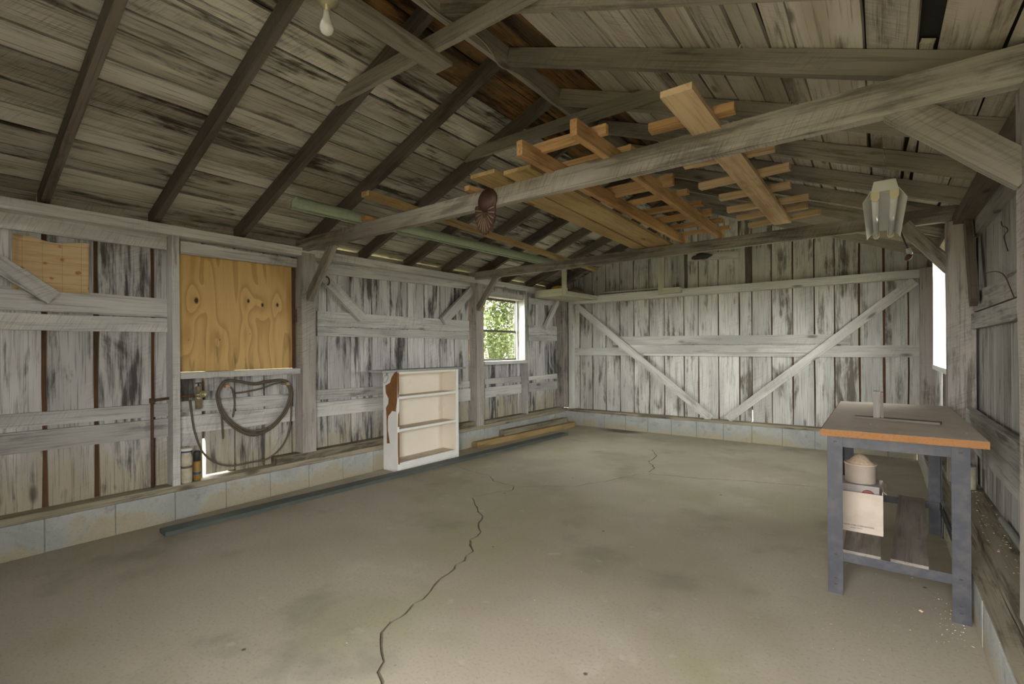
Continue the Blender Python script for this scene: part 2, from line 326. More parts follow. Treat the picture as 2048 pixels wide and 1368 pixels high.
def wallboard(name, parent, mat, axis, plane, a, b, t, into, jit=0.003, seg=4):
    """board whose room-side face lies on a wall plane; a/b = (px, y_top, y_bottom) of its two ends in the photograph"""
    P = PX if axis == 'x' else PY
    A0, A1 = P(a[0], a[1], plane), P(a[0], a[2], plane); B0, B1 = P(b[0], b[1], plane), P(b[0], b[2], plane)
    n = Vector((into, 0, 0)) if axis == 'x' else Vector((0, into, 0))
    return plank(name, parent, mat, (A0 + A1) / 2 + n * (t / 2), (B0 + B1) / 2 + n * (t / 2), (A0 - A1).length, t, (0, 0, 1), jit, seg, w1=(B0 - B1).length)
def box(name, parent, mat, xr, yr, zr, bev=0.0):
    bm = bmesh.new(); bmesh.ops.create_cube(bm, size=1)
    c = Vector([(r[0] + r[1]) / 2 for r in (xr, yr, zr)]); d = [abs(r[1] - r[0]) for r in (xr, yr, zr)]
    for v in bm.verts: v.co = Vector((v.co.x * d[0], v.co.y * d[1], v.co.z * d[2]))
    if bev: bmesh.ops.bevel(bm, geom=list(bm.edges), offset=bev, segments=2, affect='EDGES', profile=0.5)
    me = bpy.data.meshes.new(name); bm.to_mesh(me); bm.free(); me.materials.append(mat)
    o = bpy.data.objects.new(name, me); COL.objects.link(o); o.matrix_basis = Matrix.Translation(c); adopt(o, parent); return o
def tube_data(pts, r, n=8, closed=False, base=0):
    pts = [Vector(p) for p in pts]; vs = []; fs = []; N = len(pts); prev = None
    for i, p in enumerate(pts):
        if closed: t = pts[(i + 1) % N] - pts[i - 1]
        else: t = pts[min(i + 1, N - 1)] - pts[max(i - 1, 0)]
        t.normalize()
        if prev is None: u = t.orthogonal().normalized()
        else: u = (prev - t * prev.dot(t)).normalized()
        prev = u; v = t.cross(u); rr = r[i] if isinstance(r, (list, tuple)) else r
        for k in range(n):
            a = 2 * math.pi * k / n; vs.append(p + (u * math.cos(a) + v * math.sin(a)) * rr)
    for i in range(N if closed else N - 1):
        for k in range(n):
            j = (i + 1) % N; fs.append((base + i * n + k, base + i * n + (k + 1) % n, base + j * n + (k + 1) % n, base + j * n + k))
    if not closed:
        fs.append(tuple(base + k for k in reversed(range(n)))); fs.append(tuple(base + (N - 1) * n + k for k in range(n)))
    return vs, fs
def tube(name, parent, mat, pts, r, n=8, closed=False, smooth=True):
    v, f = tube_data(pts, r, n, closed); return mk(name, v, f, mat, parent, smooth)
def spline(pts, sub=8, closed=False):
    P = [Vector(p) for p in pts]; out = []; N = len(P)
    for i in range(N if closed else N - 1):
        g = (lambda k: P[k % N]) if closed else (lambda k: P[min(max(k, 0), N - 1)])
        a, b, c, d = g(i - 1), g(i), g(i + 1), g(i + 2)
        for k in range(sub):
            t = k / sub
            out.append(0.5 * ((2 * b) + (c - a) * t + (2 * a - 5 * b + 4 * c - d) * t * t + (3 * b - a - 3 * c + d) * t ** 3))
    if not closed: out.append(P[-1])
    return out
def lathe(name, parent, mat, prof, c, n=20, axis=(0, 0, 1), smooth=True):
    Z = Vector(axis).normalized(); U = Z.orthogonal().normalized(); V = Z.cross(U); c = Vector(c); vs = []; fs = []
    for (r, z) in prof:
        for k in range(n):
            a = 2 * math.pi * k / n; vs.append(c + Z * z + (U * math.cos(a) + V * math.sin(a)) * max(r, 1e-4))
    for i in range(len(prof) - 1):
        for k in range(n): fs.append((i * n + k, i * n + (k + 1) % n, (i + 1) * n + (k + 1) % n, (i + 1) * n + k))
    fs.append(tuple(reversed(range(n)))); e = (len(prof) - 1) * n; fs.append(tuple(e + k for k in range(n)))
    return mk(name, vs, fs, mat, parent, smooth)
def slab(name, parent, mat, poly, n, t):
    """flat outline of 3-D points given thickness t along n"""
    n = Vector(n).normalized(); k = len(poly); poly = [Vector(p) for p in poly]
    vs = poly + [p + n * t for p in poly]
    fs = [tuple(range(k)), tuple(reversed(range(k, 2 * k)))] + [(i, (i + 1) % k, k + (i + 1) % k, k + i) for i in range(k)]
    o = mk(name, vs, fs, mat, parent); bm = bmesh.new(); bm.from_mesh(o.data); bmesh.ops.recalc_face_normals(bm, faces=bm.faces); bm.to_mesh(o.data); bm.free(); return o

# ------------------------------------------------------------------ room dimensions (metres)
XL, XLB, XLR = -4.66, -4.80, -4.772      # left: curb and post face, plank face, rail face
XR, XRB, XRR = 0.37, 0.62, 0.59          # right: curb face, plank face, rail face
XRP = 0.436                              # right post face
YF, YFB = 7.80, 7.98                     # far: curb face, plank face
XRIDGE = -2.13
def zl(x): return 2.46 + 0.388 * (x + 4.747)
def zr(x): return 2.43 + 0.386 * (0.5 - x)
def zroof(x): return (zl(x) if x < XRIDGE else zr(x))
RB = 0.13                                # rafter depth, vertical

# ------------------------------------------------------------------ floor with cracks cut into it
def build_floor():
    o = lambda pts: [PZ(700 + x / 2.803, 880 + y / 2.803, 0).to_2d() for x, y in pts]
    main = o([(170, 1420), (165, 1300), (180, 1190), (160, 1120), (195, 1040), (270, 990), (330, 950), (400, 890), (480, 810), (560, 745), (605, 700), (685, 625), (665, 590), (680, 560), (735, 515), (718, 480), (735, 430), (715, 390), (685, 325)])
    b1 = o([(690, 318), (760, 303), (910, 280), (925, 258), (860, 243), (800, 230), (795, 205), (690, 180), (600, 150)])
    b2 = o([(935, 260), (1100, 258), (1240, 262), (1350, 245), (1480, 220), (1600, 197), (1655, 187)])
    b3 = o([(1664, 180), (1710, 155), (1680, 120), (1720, 85), (1695, 55)])
    b4 = o([(1668, 190), (1800, 200), (1960, 215), (2250, 232), (2620, 262)])
    polys = []
    for line, wd in ((main, 0.012), (b1, 0.009), (b2, 0.006), (b3, 0.009), (b4, 0.009)):
        pts = []
        for i in range(len(line) - 1):
            k = max(2, int((line[i + 1] - line[i]).length / 0.06))
            for j in range(k):
                q = line[i].lerp(line[i + 1], j / k)
                d = (line[i + 1] - line[i]).normalized(); pts.append(q + Vector((-d.y, d.x)) * R(-0.016, 0.016))
        pts.append(line[-1]); Ls = []; Rs = []
        for i, q in enumerate(pts):
            d = (pts[min(i + 1, len(pts) - 1)] - pts[max(i - 1, 0)]).normalized(); nn = Vector((-d.y, d.x))
            h = wd * (0.25 if i in (0, len(pts) - 1) else R(0.3, 0.75)); Ls.append(q + nn * h); Rs.append(q - nn * h)
        polys.append(Ls + Rs[::-1])
    x0, x1, y0, y1 = -4.86, 0.66, -0.6, 8.0
    vs = [Vector((x0, y0)), Vector((x1, y0)), Vector((x1, y1)), Vector((x0, y1))]; faces = [[0, 1, 2, 3]]
    for p in polys:
        faces.append(list(range(len(vs), len(vs) + len(p)))); vs += p
    V, E, Fc, ov, oe, of = geometry.delaunay_2d_cdt(vs, [], faces, 1, 1e-5)
    def inside(p, poly):
        r = False
        for i in range(len(poly)):
            a, b = poly[i - 1], poly[i]
            if (a.y > p.y) != (b.y > p.y) and p.x < (b.x - a.x) * (p.y - a.y) / (b.y - a.y) + a.x: r = not r
        return r
    crack = []
    for f in Fc:
        m = sum((V[k] for k in f), Vector((0, 0))) / len(f); crack.append(any(inside(m, q) for q in polys))
    verts = [(v.x, v.y, 0) for v in V]; nb = len(verts); low = {}
    out = []; mi = []; cnt = {}
    for f, c in zip(Fc, crack):
        if not c: out.append(tuple(f)); mi.append(0)
        else:
            g = []
            for k in f:
                if k not in low: low[k] = len(verts); verts.append((V[k].x, V[k].y, -0.010))
                g.append(low[k])
            out.append(tuple(g)); mi.append(1)
        for a, b in zip(f, list(f[1:]) + [f[0]]): cnt.setdefault((min(a, b), max(a, b)), []).append(c)
    for (a, b), cc in cnt.items():
        if len(cc) == 2 and cc[0] != cc[1]: out.append((a, b, low[b], low[a])); mi.append(1)
    # slab edge
    k = len(verts); verts += [(x0, y0, 0), (x1, y0, 0), (x1, y0, -0.12), (x0, y0, -0.12)]; out.append((k, k + 1, k + 2, k + 3)); mi.append(0)
    fl = mk('floor', verts, out, [M['floor'], M['crackdirt']])
    fl.data.polygons.foreach_set('material_index', mi)
    tag(fl, 'stained tan concrete floor with long jagged cracks', 'floor', kind='structure')
build_floor()

# ------------------------------------------------------------------ walls
WL = empty('wall_left', (-4.8, 4, 0), 'left wall of whitewashed vertical planks with posts, rails and block curb', 'wall', kind='structure')
WF = empty('wall_far', (-2.1, 7.98, 0), 'far gable wall of whitewashed planks with two diagonal braces', 'wall', kind='structure')
WR = empty('wall_right', (0.62, 4, 0), 'right wall of weathered planks with block curb behind the workbench', 'wall', kind='structure')
WB = empty('wall_front', (-2.1, -0.4, 0), 'front wall around the wide open doorway behind the viewer', 'wall', kind='structure')
CE = empty('ceiling', (-2.1, 4, 2.4), 'open gable roof of grey boards on dark rafters with two tie beams', 'ceiling', kind='structure')

# curb blocks with recessed mortar
def curb(parent, along, lo, hi, face, depth, h, sgn):
    """row of painted blocks; sgn = direction away from the room"""
    y = lo; L = 0.395
    while y < hi - 0.05:
        e = min(y + L, hi); r = R(-0.004, 0.004); f = face + r * sgn
        xr = sorted((f, face + depth * sgn)); yr = (y + 0.0022, e - 0.0022)
        if along == 'y': box('concrete_block', parent, M['block'], xr, yr, (0, h), 0.004)
        else: box('concrete_block', parent, M['block'], yr, xr, (0, h), 0.006)
        y += L + 0.0
    a = sorted((face + 0.010 * sgn, face + (depth - 0.01) * sgn))
    if along == 'y': box('mortar_bed', parent, M['mortar'], a, (lo, hi), (0, h - 0.004))
    else: box('mortar_bed', parent, M['mortar'], (lo, hi), a, (0, h - 0.004))
curb(WL, 'y', -0.45, 8.02, XL, 0.17, 0.235, -1)
curb(WF, 'x', XL, XR, YF, 0.19, 0.25, 1)
curb(WR, 'y', -0.45, 7.80, XR, 0.27, 0.22, 1)
# sills
bx('sill', WL, M['sill'], (XL - 0.01, XL - 0.17), (-0.4, 8.0), (0.236, 0.285), 0.004, 8)
bx('sill', WL, M['sill'], (XL - 0.03, XLB), (2.39, 5.30), (0.286, 0.36), 0.005, 6)
bx('sill', WL, M['sill'], (XL - 0.03, XLB), (5.49, 7.78), (0.286, 0.33), 0.005, 6)
bx('sill', WF, M['sill'], (XL + 0.02, XR + 0.1), (YF + 0.02, YFB + 0.02), (0.251, 0.29), 0.004, 8)
bx('sill', WR, M['sill'], (0.455, 0.64), (-0.4, 7.78), (0.221, 0.315), 0.005, 8)

bx('curb_top_dirt', WR, M['sill'], (XR + 0.006, 0.452), (-0.4, 7.78), (0.2215, 0.232), 0.006, 12)  # thin strip added to give the curb top its dirty brown colour
# left wall planks
GL = [-0.40, -0.12, 0.17, 0.47, 0.762, 1.053, 1.421, 1.54, 1.795, 2.056, 2.328, 2.61, 3.011, 3.303, 3.596, 3.87, 4.14, 4.43, 4.714, 4.999, 5.30, 5.758, 5.905, 6.133, 6.483, 6.75, 7.031, 7.334, 7.62, 8.0]
wide = {0.762: 0.030, 1.053: 0.034, 1.421: 0.030, 1.795: 0.026, 4.43: 0.02, 7.031: 0.014}
for a, b in zip(GL, GL[1:]):
    ga = wide.get(a, 0.016) / 2; gb = wide.get(b, 0.016) / 2; ya, yb = a + ga, b - gb
    spans = [(0.286, 2.44)]
    m = (a + b) / 2
    if 1.5 < m < 2.62: spans = [(0.286, 1.20), (2.26, 2.44)]
    if 5.3 < m < 6.6: spans = [(0.286, 1.22), (2.20, 2.44)]
    for z0, z1 in spans:
        if abs(a - 1.795) < 0.01: z0 = 0.30
        plank('plank', WL, M['wash'], (XLB - 0.0125, (ya + yb) / 2, z0), (XLB - 0.0125, (ya + yb) / 2, z1), yb - ya, 0.025, (0, 1, 0), 0.004, 5)
for g in GL[1:-1]:
    spans = [(0.2, 2.44)]
    if 1.5 < g < 2.7: spans = [(0.2, 1.2), (2.26, 2.44)]
    if 5.35 < g < 6.6: spans = [(0.2, 1.22), (2.2, 2.44)]
    if abs(g - 1.795) < 0.01: spans = [(0.62, 1.2), (2.26, 2.44)]
    for z0, z1 in spans: bx('batten', WL, M['batten'], (XLB - 0.032, XLB - 0.05), (g - 0.045, g + 0.045), (z0, z1), 0.002, 2)
# posts of the left wall
def post(parent, mat, xr, yr, zr_): return bx('post', parent, mat, xr, yr, zr_, 0.004, 5)
post(WL, M['rail'], (XL, XLB), (1.512, 1.565), (0.286, 2.365))
post(WL, M['post'], (XL, XLB), (2.646, 2.794), (0.361, 2.40))
post(WL, M['post'], (XL, XLB), (5.311, 5.478), (0.286, 2.40))
post(WL, M['rail'], (XL, XLB), (6.562, 6.60), (0.331, 2.365))
post(WL, M['post'], (XL + 0.02, XLB), (7.70, 7.88), (0.331, 2.37))
post(WL, M['post'], (XL, XLB), (0.0, 0.14), (0.286, 2.40))
bx('top_plate', WL, M['rail'], (XL, XLB - 0.02), (-0.4, 7.95), (2.366, 2.445), 0.004, 10)
rl = lambda a, b, t=0.028, pl=XLR, m='rail': wallboard('rail', WL, M[m], 'x', pl, a, b, t, -1)
# bay one
rl((-60, 566, 617), (335, 597.6, 635)); rl((-60, 622, 658), (335, 637, 664.6))
rl((-60, 835, 862), (337, 806.5, 832)); rl((-60, 874, 918), (337, 837, 872)); rl((-60, 413, 448), (335, 470, 500))
# boarded window bay
rl((361, 803, 825), (584, 787, 809)); rl((361, 834, 868), (590, 812, 842)); rl((361, 482, 507), (594, 518, 535), 0.03, -4.74)
rl((361, 868, 893), (402, 864, 889), 0.02)
# bay three
rl((635, 621.6, 652.6), (938, 642, 663)); rl((635, 654, 671.5), (938, 664, 679))
rl((631, 780.5, 801), (939, 762, 773.7)); rl((631, 806, 834), (941, 777, 801)); rl((640, 524, 546), (944, 561, 579))
# window bay, corner bay
rl((969.5, 758, 769), (1042, 752, 764)); rl((969.5, 776, 796), (1043, 768, 786))
rl((1057, 650, 670), (1129.5, 654, 670)); rl((1057, 671, 682), (1128, 671, 682)); rl((1057, 753, 761), (1129.5, 746, 756)); rl((1057, 767, 784), (1128, 761, 776)); rl((1057, 595, 608), (1130, 603, 612))
# braces lying in the plane of the left wall
def brace(parent, a, b, wd, t, W, mat='rail', name='brace', s0=0.0, s1=0.0): return plank(name, parent, M[mat], a, b, wd, t, W, 0.003, 4, s0, s1)
brace(WL, (-4.735, 0.10, 2.33), (-4.735, 0.80, 1.79), 0.11, 0.05, (0, 1, 1))
brace(WL, (-4.742, 2.80, 2.30), (-4.742, 3.42, 1.77), 0.11, 0.05, (0, 1, 1))
brace(WL, (-4.742, 5.30, 2.26), (-4.742, 4.72, 1.79), 0.12, 0.05, (0, -1, 1))
brace(WL, (-4.742, 7.69, 2.29), (-4.742, 7.25, 1.77), 0.09, 0.05, (0, -1, 1))
# boarded-up opening: sill shelf and side strip
bx('window_sill', WL, M['rail'], (-4.64, -4.79), (1.566, 2.613), (1.170, 1.222), 0.003, 4)
bx('side_strip', WL, M['rust'], (-4.765, -4.79), (2.607, 2.630), (1.225, 2.25), 0.002, 2)

# far gable planks
GF = [-4.80, -4.574, -4.446, -4.187, -3.917, -3.647, -3.387, -3.113, -2.856, -2.531, -2.302, -2.0, -1.697, -1.523, -1.256, -0.987, -0.725, -0.488, -0.212, 0.048, 0.295, 0.655]
fw_ = {-0.212: 0.022, 0.048: 0.026, -0.488: 0.016}
for a, b in zip(GF, GF[1:]):
    xa, xb = a + fw_.get(a, 0.017) / 2, b - fw_.get(b, 0.017) / 2; xm = (xa + xb) / 2
    z0 = 0.291 if abs(a + 1.523) > 0.01 else 0.291
    sl = 0.388 if xm < XRIDGE else -0.386
    plank('plank', WF, M['wash_far'], (xm, YFB + 0.0125, z0), (xm, YFB + 0.0125, zroof(xm) + RB + 0.012), xb - xa, 0.025, (1, 0, 0), 0.004, 6, 0, sl)
for g in GF[1:-1]:
    zt = zroof(g) + RB + 0.01
    bx('batten', WF, M['batten'], (g - 0.05, g + 0.05), (YFB + 0.032, YFB + 0.05), (0.2 if abs(g + 1.523) > 0.01 else 0.46, zt), 0.002, 2)
post(WF, M['post'], (0.40, 0.54), (7.82, 7.965), (0.291, 2.37))
post(WF, M['rail_far'], (-4.62, -4.54), (7.86, 7.965), (0.291, 2.22))
fb = lambda n, m, pl, a, b, t: wallboard(n, WF, M[m], 'y', pl, a, b, t, 1)
fb('girt', 'rail_far', 7.83, (1137, 595, 609.5), (1858, 537, 554), 0.13)
fb('rail', 'rail_far', 7.945, (1146, 696, 711), (1840, 690, 715), 0.03)
fb('rail', 'rail_far', 7.915, (1225, 673, 690), (1701, 668, 688), 0.028)
fb('rail', 'rail_far', 7.912, (1237, 690.5, 706), (1640, 689, 704.5), 0.03)
def fbrace(u0, l0, u1, l1, y):
    a = (PY(*u0, y) + PY(*l0, y)) / 2; b = (PY(*u1, y) + PY(*l1, y)) / 2
    return brace(WF, a + Vector((0, 0.02, 0)), b + Vector((0, 0.02, 0)), 0.118, 0.04, (1, 0, 1), 'rail_far')
fbrace((1157, 609), (1146, 613), (1437, 838), (1406, 838), 7.868)
fbrace((1443, 838), (1468, 838), (1819, 558), (1840, 565), 7.865)
# hatch frame high in the gable
for (x0, x1, m, d) in ((1358, 1368, 'rail_far', 0), (1369.5, 1374, 'rafter', 0.01), (1476, 1490, 'rail_far', 0), (1491, 1502, 'rafter', 0.0)):
    a = PY(x0, 545, 7.95).x; b = PY(x1, 545, 7.95).x
    bx('hatch_trim', WF, M[m], (a, b), (7.945 + d, 7.978), (2.37, 3.02), 0.003, 4)
fb('hatch_header', 'rail_far', 7.945, (1375, 505, 523), (1476, 502, 516), 0.03)

# right wall planks, posts and rails
GR = [-0.40, 0.0, 0.4, 0.8, 1.2, 1.6, 2.0, 2.4, 2.8, 3.2, 3.52, 3.78, 4.06, 4.30, 4.58, 4.86, 5.12, 5.36, 5.66, 5.95, 6.24, 6.64, 6.95, 7.25, 7.60, 7.97]
for a, b in zip(GR, GR[1:]):
    m = (a + b) / 2; spans = [(0.316, 2.44)]
    if 5.36 <= a and b <= 6.65: spans = [(0.316, 1.18), (2.36, 2.44)]
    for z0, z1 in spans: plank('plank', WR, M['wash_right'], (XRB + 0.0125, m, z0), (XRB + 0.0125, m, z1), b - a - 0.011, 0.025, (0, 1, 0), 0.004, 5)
for g in GR[1:-1]:
    spans = [(0.3, 2.44)]
    if 5.4 < g < 6.6: spans = [(0.3, 1.15)]
    for z0, z1 in spans: bx('batten', WR, M['batten'], (XRB + 0.028, XRB + 0.045), (g - 0.045, g + 0.045), (z0, z1), 0.002, 2)
post(WR, M['post'], (XRP, 0.605), (5.22, 5.36), (0.316, 2.40))
post(WR, M['post'], (0.440, 0.61), (2.62, 2.76), (0.316, 2.40))
post(WR, M['post'], (0.425, 0.61), (0.0, 0.14), (0.316, 2.40))
bx('top_plate', WR, M['rafter'], (0.475, 0.64), (-0.4, 7.95), (2.37, 2.445), 0.004, 10)
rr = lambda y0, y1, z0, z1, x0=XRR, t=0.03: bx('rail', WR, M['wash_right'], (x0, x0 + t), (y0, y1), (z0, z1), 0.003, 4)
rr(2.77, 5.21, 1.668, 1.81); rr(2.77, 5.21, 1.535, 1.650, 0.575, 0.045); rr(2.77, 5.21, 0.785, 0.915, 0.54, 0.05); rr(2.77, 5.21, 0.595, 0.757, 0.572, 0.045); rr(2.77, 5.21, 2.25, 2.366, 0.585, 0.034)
brace(WR, (0.555, 5.16, 2.37), (0.555, 4.86, 1.72), 0.12, 0.045, (0, 1, 0.4), 'rafter')

# front wall around the open doorway
DOOR_X = -1.05
k = -4.80
while k < DOOR_X - 0.01:
    bx('plank', WB, M['wash_right'], (k + 0.003, k + 0.247), (-0.45, -0.425), (0, min(zroof(k + 0.05), zroof(k + 0.2)) + RB - 0.03), 0.001, 3); k += 0.25
while k < 0.60:
    bx('plank', WB, M['wash_right'], (k + 0.003, k + 0.247), (-0.45, -0.425), (2.12, zroof(k + 0.2) + RB - 0.03), 0.001, 3); k += 0.25
bx('plank', WB, M['wash_right'], (0.34, 0.62), (-0.45, -0.425), (0, 2.12), 0.001, 3)
bx('backing_board', WB, M['batten'], (-4.82, DOOR_X), (-0.47, -0.455), (0, 2.6), 0, 1)

# ------------------------------------------------------------------ roof
RY = [0.088, 0.76, 1.43, 2.10, 2.77, 3.47, 4.15, 4.82, 5.49, 6.15, 6.81, 7.46]
def rafter(y, side):
    x0, x1 = (-5.02, XRIDGE - 0.02) if side == 'l' else (0.78, XRIDGE + 0.02)
    f = zl if side == 'l' else zr
    d = RB * 0.93
    p0 = Vector((x0, y, f(x0) + RB / 2)); p1 = Vector((x1, y, f(x1) + RB / 2))
    A = (p1 - p0).normalized()
    plank('rafter', CE, M['rafter' if side == 'l' else 'rafter_r'], p0, p1, d - 0.006, 0.05, (-A.z, 0, A.x), 0.004, 5)
for y in RY:
    rafter(y, 'l'); rafter(y + (0.02 if y > 2 else 0), 'r')
plank('ridge_board', CE, M['ridge'], (XRIDGE, -0.4, 3.50), (XRIDGE, 8.1, 3.51), 0.16, 0.034, (0, 0, 1), 0.004, 8)
# roof boards: seams read off the photograph where they show
left_edges = sorted(PY(x, y, 0.80).x for x, y in ((240, 26), (225, 65), (203, 143), (187, 191), (167, 249), (153, 285), (141, 316), (127, 356)))
def fill(edges, lo, hi):
    e = sorted(edges); out = [lo]; stops = e + [hi]
    for s in stops:
        while s - out[-1] > 0.30: out.append(out[-1] + R(0.17, 0.22))
        if s - out[-1] > 0.035: out.append(s)
        else: out[-1] = s if len(out) > 1 else out[-1]
    return out
right_edges = sorted(PY(x, 99, 2.74).x for x in (1415, 1481, 1541, 1595, 1728, 1840, 1872, 2015))
SLOT = (PY(1840, 99, 2.74).x, PY(1872, 99, 2.74).x)   # a broken strip is missing here near the viewer
EL = fill(left_edges, -5.10, XRIDGE - 0.012); ER = fill(right_edges, XRIDGE + 0.012, 0.86)
def roofboards(E, side):
    f, sl = (zl, 0.388) if side == 'l' else (zr, -0.386)
    for i, (a, b) in enumerate(zip(E, E[1:])):
        m = (a + b) / 2; cuts = [-0.42, random.choice(RY[2:6]) if i % 2 else random.choice(RY[5:9]), 8.18]
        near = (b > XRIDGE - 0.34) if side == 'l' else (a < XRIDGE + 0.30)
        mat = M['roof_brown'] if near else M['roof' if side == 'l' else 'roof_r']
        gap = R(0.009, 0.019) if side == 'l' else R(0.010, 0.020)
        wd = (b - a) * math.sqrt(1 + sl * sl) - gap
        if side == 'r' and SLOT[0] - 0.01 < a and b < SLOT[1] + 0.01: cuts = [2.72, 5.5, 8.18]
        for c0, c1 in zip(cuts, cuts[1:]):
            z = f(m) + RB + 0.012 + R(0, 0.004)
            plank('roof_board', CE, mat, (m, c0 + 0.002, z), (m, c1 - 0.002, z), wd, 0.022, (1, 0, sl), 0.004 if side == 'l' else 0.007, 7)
roofboards(EL, 'l'); roofboards(ER, 'r')
for side, x0, x1 in (('l', -5.15, XRIDGE), ('r', XRIDGE, 0.90)):
    f = zl if side == 'l' else zr
    a = Vector((x0, 3.88, f(x0) + RB + 0.045)); b = Vector((x1, 3.88, f(x1) + RB + 0.045))
    A = (b - a).normalized()
    plank('roof_felt', CE, M['felt'], a, b, 8.7, 0.012, (0, 1, 0), 0.0, 2)
# boards closing the eaves between the rafters
for side, x, f in (('l', -4.845, zl), ('r', 0.665, zr)):
    ys = [-0.42] + RY + [8.0]
    for a, b in zip(ys, ys[1:]):
        top = f(x) + RB - (0.022 if (side == 'l' and 2.7 < a < 7) else 0.002)
        bx('eave_board', CE, M['roof_r'], (x - 0.011, x + 0.011), (a + 0.03, b - (0.03 if b < 7.9 else 0)), (2.435, top), 0.001, 2)
# tie beams, collar ties and knee braces
plank('tie_beam', CE, M['tie'], (-4.79, 2.687, 2.474), (0.63, 2.687, 2.478), 0.112, 0.062, (0, 0, 1), 0.003, 9, w1=0.15)
plank('tie_beam', CE, M['tie'], (-4.79, 5.318, 2.464), (0.63, 5.318, 2.48), 0.108, 0.06, (0, 0, 1), 0.003, 9, w1=0.12)
for y, xa, xb in ((2.055, -3.06, -1.20), (3.425, -3.05, -1.20)):
    z = 3.235
    plank('collar_tie', CE, M['rafter_r'], (xa, y, z), (xb, y, z), 0.10, 0.036, (0, 0, 1), 0.003, 5, s0=1.6, s1=-1.6)
kb = lambda a, b, w_, t: plank('knee_brace', CE, M['tie'], a, b, w_, t, (1, 0, 1) if b[0] < a[0] else (-1, 0, 1), 0.003, 4)
plank('knee_brace', CE, M['tie'], (-4.21, 2.72, 2.44), (-4.66, 2.72, 1.93), 0.085, 0.055, (1, 0, -1), 0.003, 4)
plank('knee_brace', CE, M['tie'], (-4.30, 5.345, 2.43), (-4.66, 5.345, 1.98), 0.075, 0.05, (1, 0, -1), 0.003, 4)
plank('knee_brace', CE, M['tie'], (0.06, 2.69, 2.44), (0.47, 2.69, 2.055), 0.12, 0.06, (1, 0, 1), 0.003, 4)
plank('knee_brace', CE, M['tie'], (0.17, 5.31, 2.43), (0.47, 5.31, 2.03), 0.10, 0.055, (1, 0, 1), 0.003, 4)

# ------------------------------------------------------------------ windows
W1 = empty('window_1', (-4.8, 6.02, 1.22), 'two-pane sash window on the left wall looking onto green trees', 'window', kind='structure')
bx('jamb', W1, M['rail'], (-4.665, -4.86), (6.525, 6.561), (1.225, 2.30), 0.002, 3)
bx('jamb', W1, M['rail'], (-4.70, -4.86), (5.479, 5.51), (1.225, 2.30), 0.002, 3)
bx('header', W1, M['rail'], (-4.70, -4.86), (5.51, 6.52), (2.205, 2.30), 0.002, 3)
bx('sill', W1, M['rail'], (-4.64, -4.86), (5.479, 6.575), (1.17, 1.222), 0.002, 3)
SX = (-4.832, -4.855)
for z0, z1 in ((1.224, 1.252), (1.672, 1.706), (2.168, 2.203)): bx('sash_rail', W1, M['sash'], SX, (5.512, 6.523), (z0, z1), 0, 1)
for y0, y1 in ((5.512, 5.545), (6.485, 6.523)): bx('sash_stile', W1, M['sash'], (SX[0] + 0.001, SX[1] + 0.001), (y0, y1), (1.224, 2.203), 0, 1)
for z0, z1 in ((1.252, 1.672), (1.706, 2.168)): box('pane', W1, M['glass'], (-4.845, -4.842), (5.545, 6.485), (z0, z1))
W2 = empty('window_2', (0.62, 6.0, 1.2), 'bright window on the right wall seen edge-on beside the post', 'window', kind='structure')
bx('jamb', W2, M['rail'], (0.445, 0.70), (6.645, 6.685), (1.215, 2.39), 0.002, 3)
bx('jamb', W2, M['rail'], (0.61, 0.70), (5.362, 5.40), (1.215, 2.36), 0.002, 3)
bx('header', W2, M['rail'], (0.61, 0.70), (5.362, 6.64), (2.34, 2.368), 0.002, 3)
bx('sill', W2, M['white'], (0.44, 0.71), (5.362, 6.72), (1.165, 1.212), 0.002, 3)
for z0, z1 in ((1.214, 1.245), (1.75, 1.785), (2.305, 2.338)): bx('sash_rail', W2, M['sash'], (0.66, 0.685), (5.402, 6.643), (z0, z1), 0, 1)
for y0, y1 in ((5.402, 5.435), (6.61, 6.643)): bx('sash_stile', W2, M['sash'], (0.661, 0.684), (y0, y1), (1.214, 2.338), 0, 1)
for z0, z1 in ((1.245, 1.75), (1.785, 2.305)): box('pane', W2, M['glass'], (0.670, 0.673), (5.435, 6.61), (z0, z1))

# ------------------------------------------------------------------ plywood and paper on the left wall
tag(box('plywood_sheet', None, M['ply'], (-4.805, -4.792), (1.566, 2.640), (1.223, 2.33)), 'knotty yellow plywood sheet boarding up the window opening', 'plywood')
bpy.data.objects['plywood_sheet'].data.transform(Matrix.Translation(bpy.data.objects['plywood_sheet'].location)); bpy.data.objects['plywood_sheet'].location = (0, 0, 0)
def paper():
    vs = []; fs = []; nu, nv = 22, 10
    a = PX(30, 471, -4.765); b = PX(176, 491, -4.765); c = PX(169, 586, -4.765)
    y0, y1 = a.y - 0.02, b.y; zt, zb = 2.205, 1.838
    for i in range(nu + 1):
        u = i / nu; y = y0 + (y1 - y0) * u
        lift = 0.06 * max(0, 1 - u * 7) ** 2 + 0.006 * math.sin(u * 9) + 0.02 * max(0, (u - 0.9) * 10) ** 2
        for j in range(nv + 1):
            v = j / nv; vs.append((-4.768 + lift * (1.0 - 0.3 * v) + (0.016 * max(0, 1 - v * 5) ** 2), y, zt + 0.012 * math.sin(u * 7.5 + 0.6) * (1 - v) - (zt - zb) * v))
    for i in range(nu):
        for j in range(nv): k = i * (nv + 1) + j; fs.append((k, k + 1, k + nv + 2, k + nv + 1))
    o = mk('paper_sheet', vs, fs, M['paper'], None, True)
    md = o.modifiers.new('thickness', 'SOLIDIFY'); md.thickness = 0.0012
    tag(o, 'curled yellowed paper sheet with faint grid and red blotches pinned to planks', 'paper')
paper()

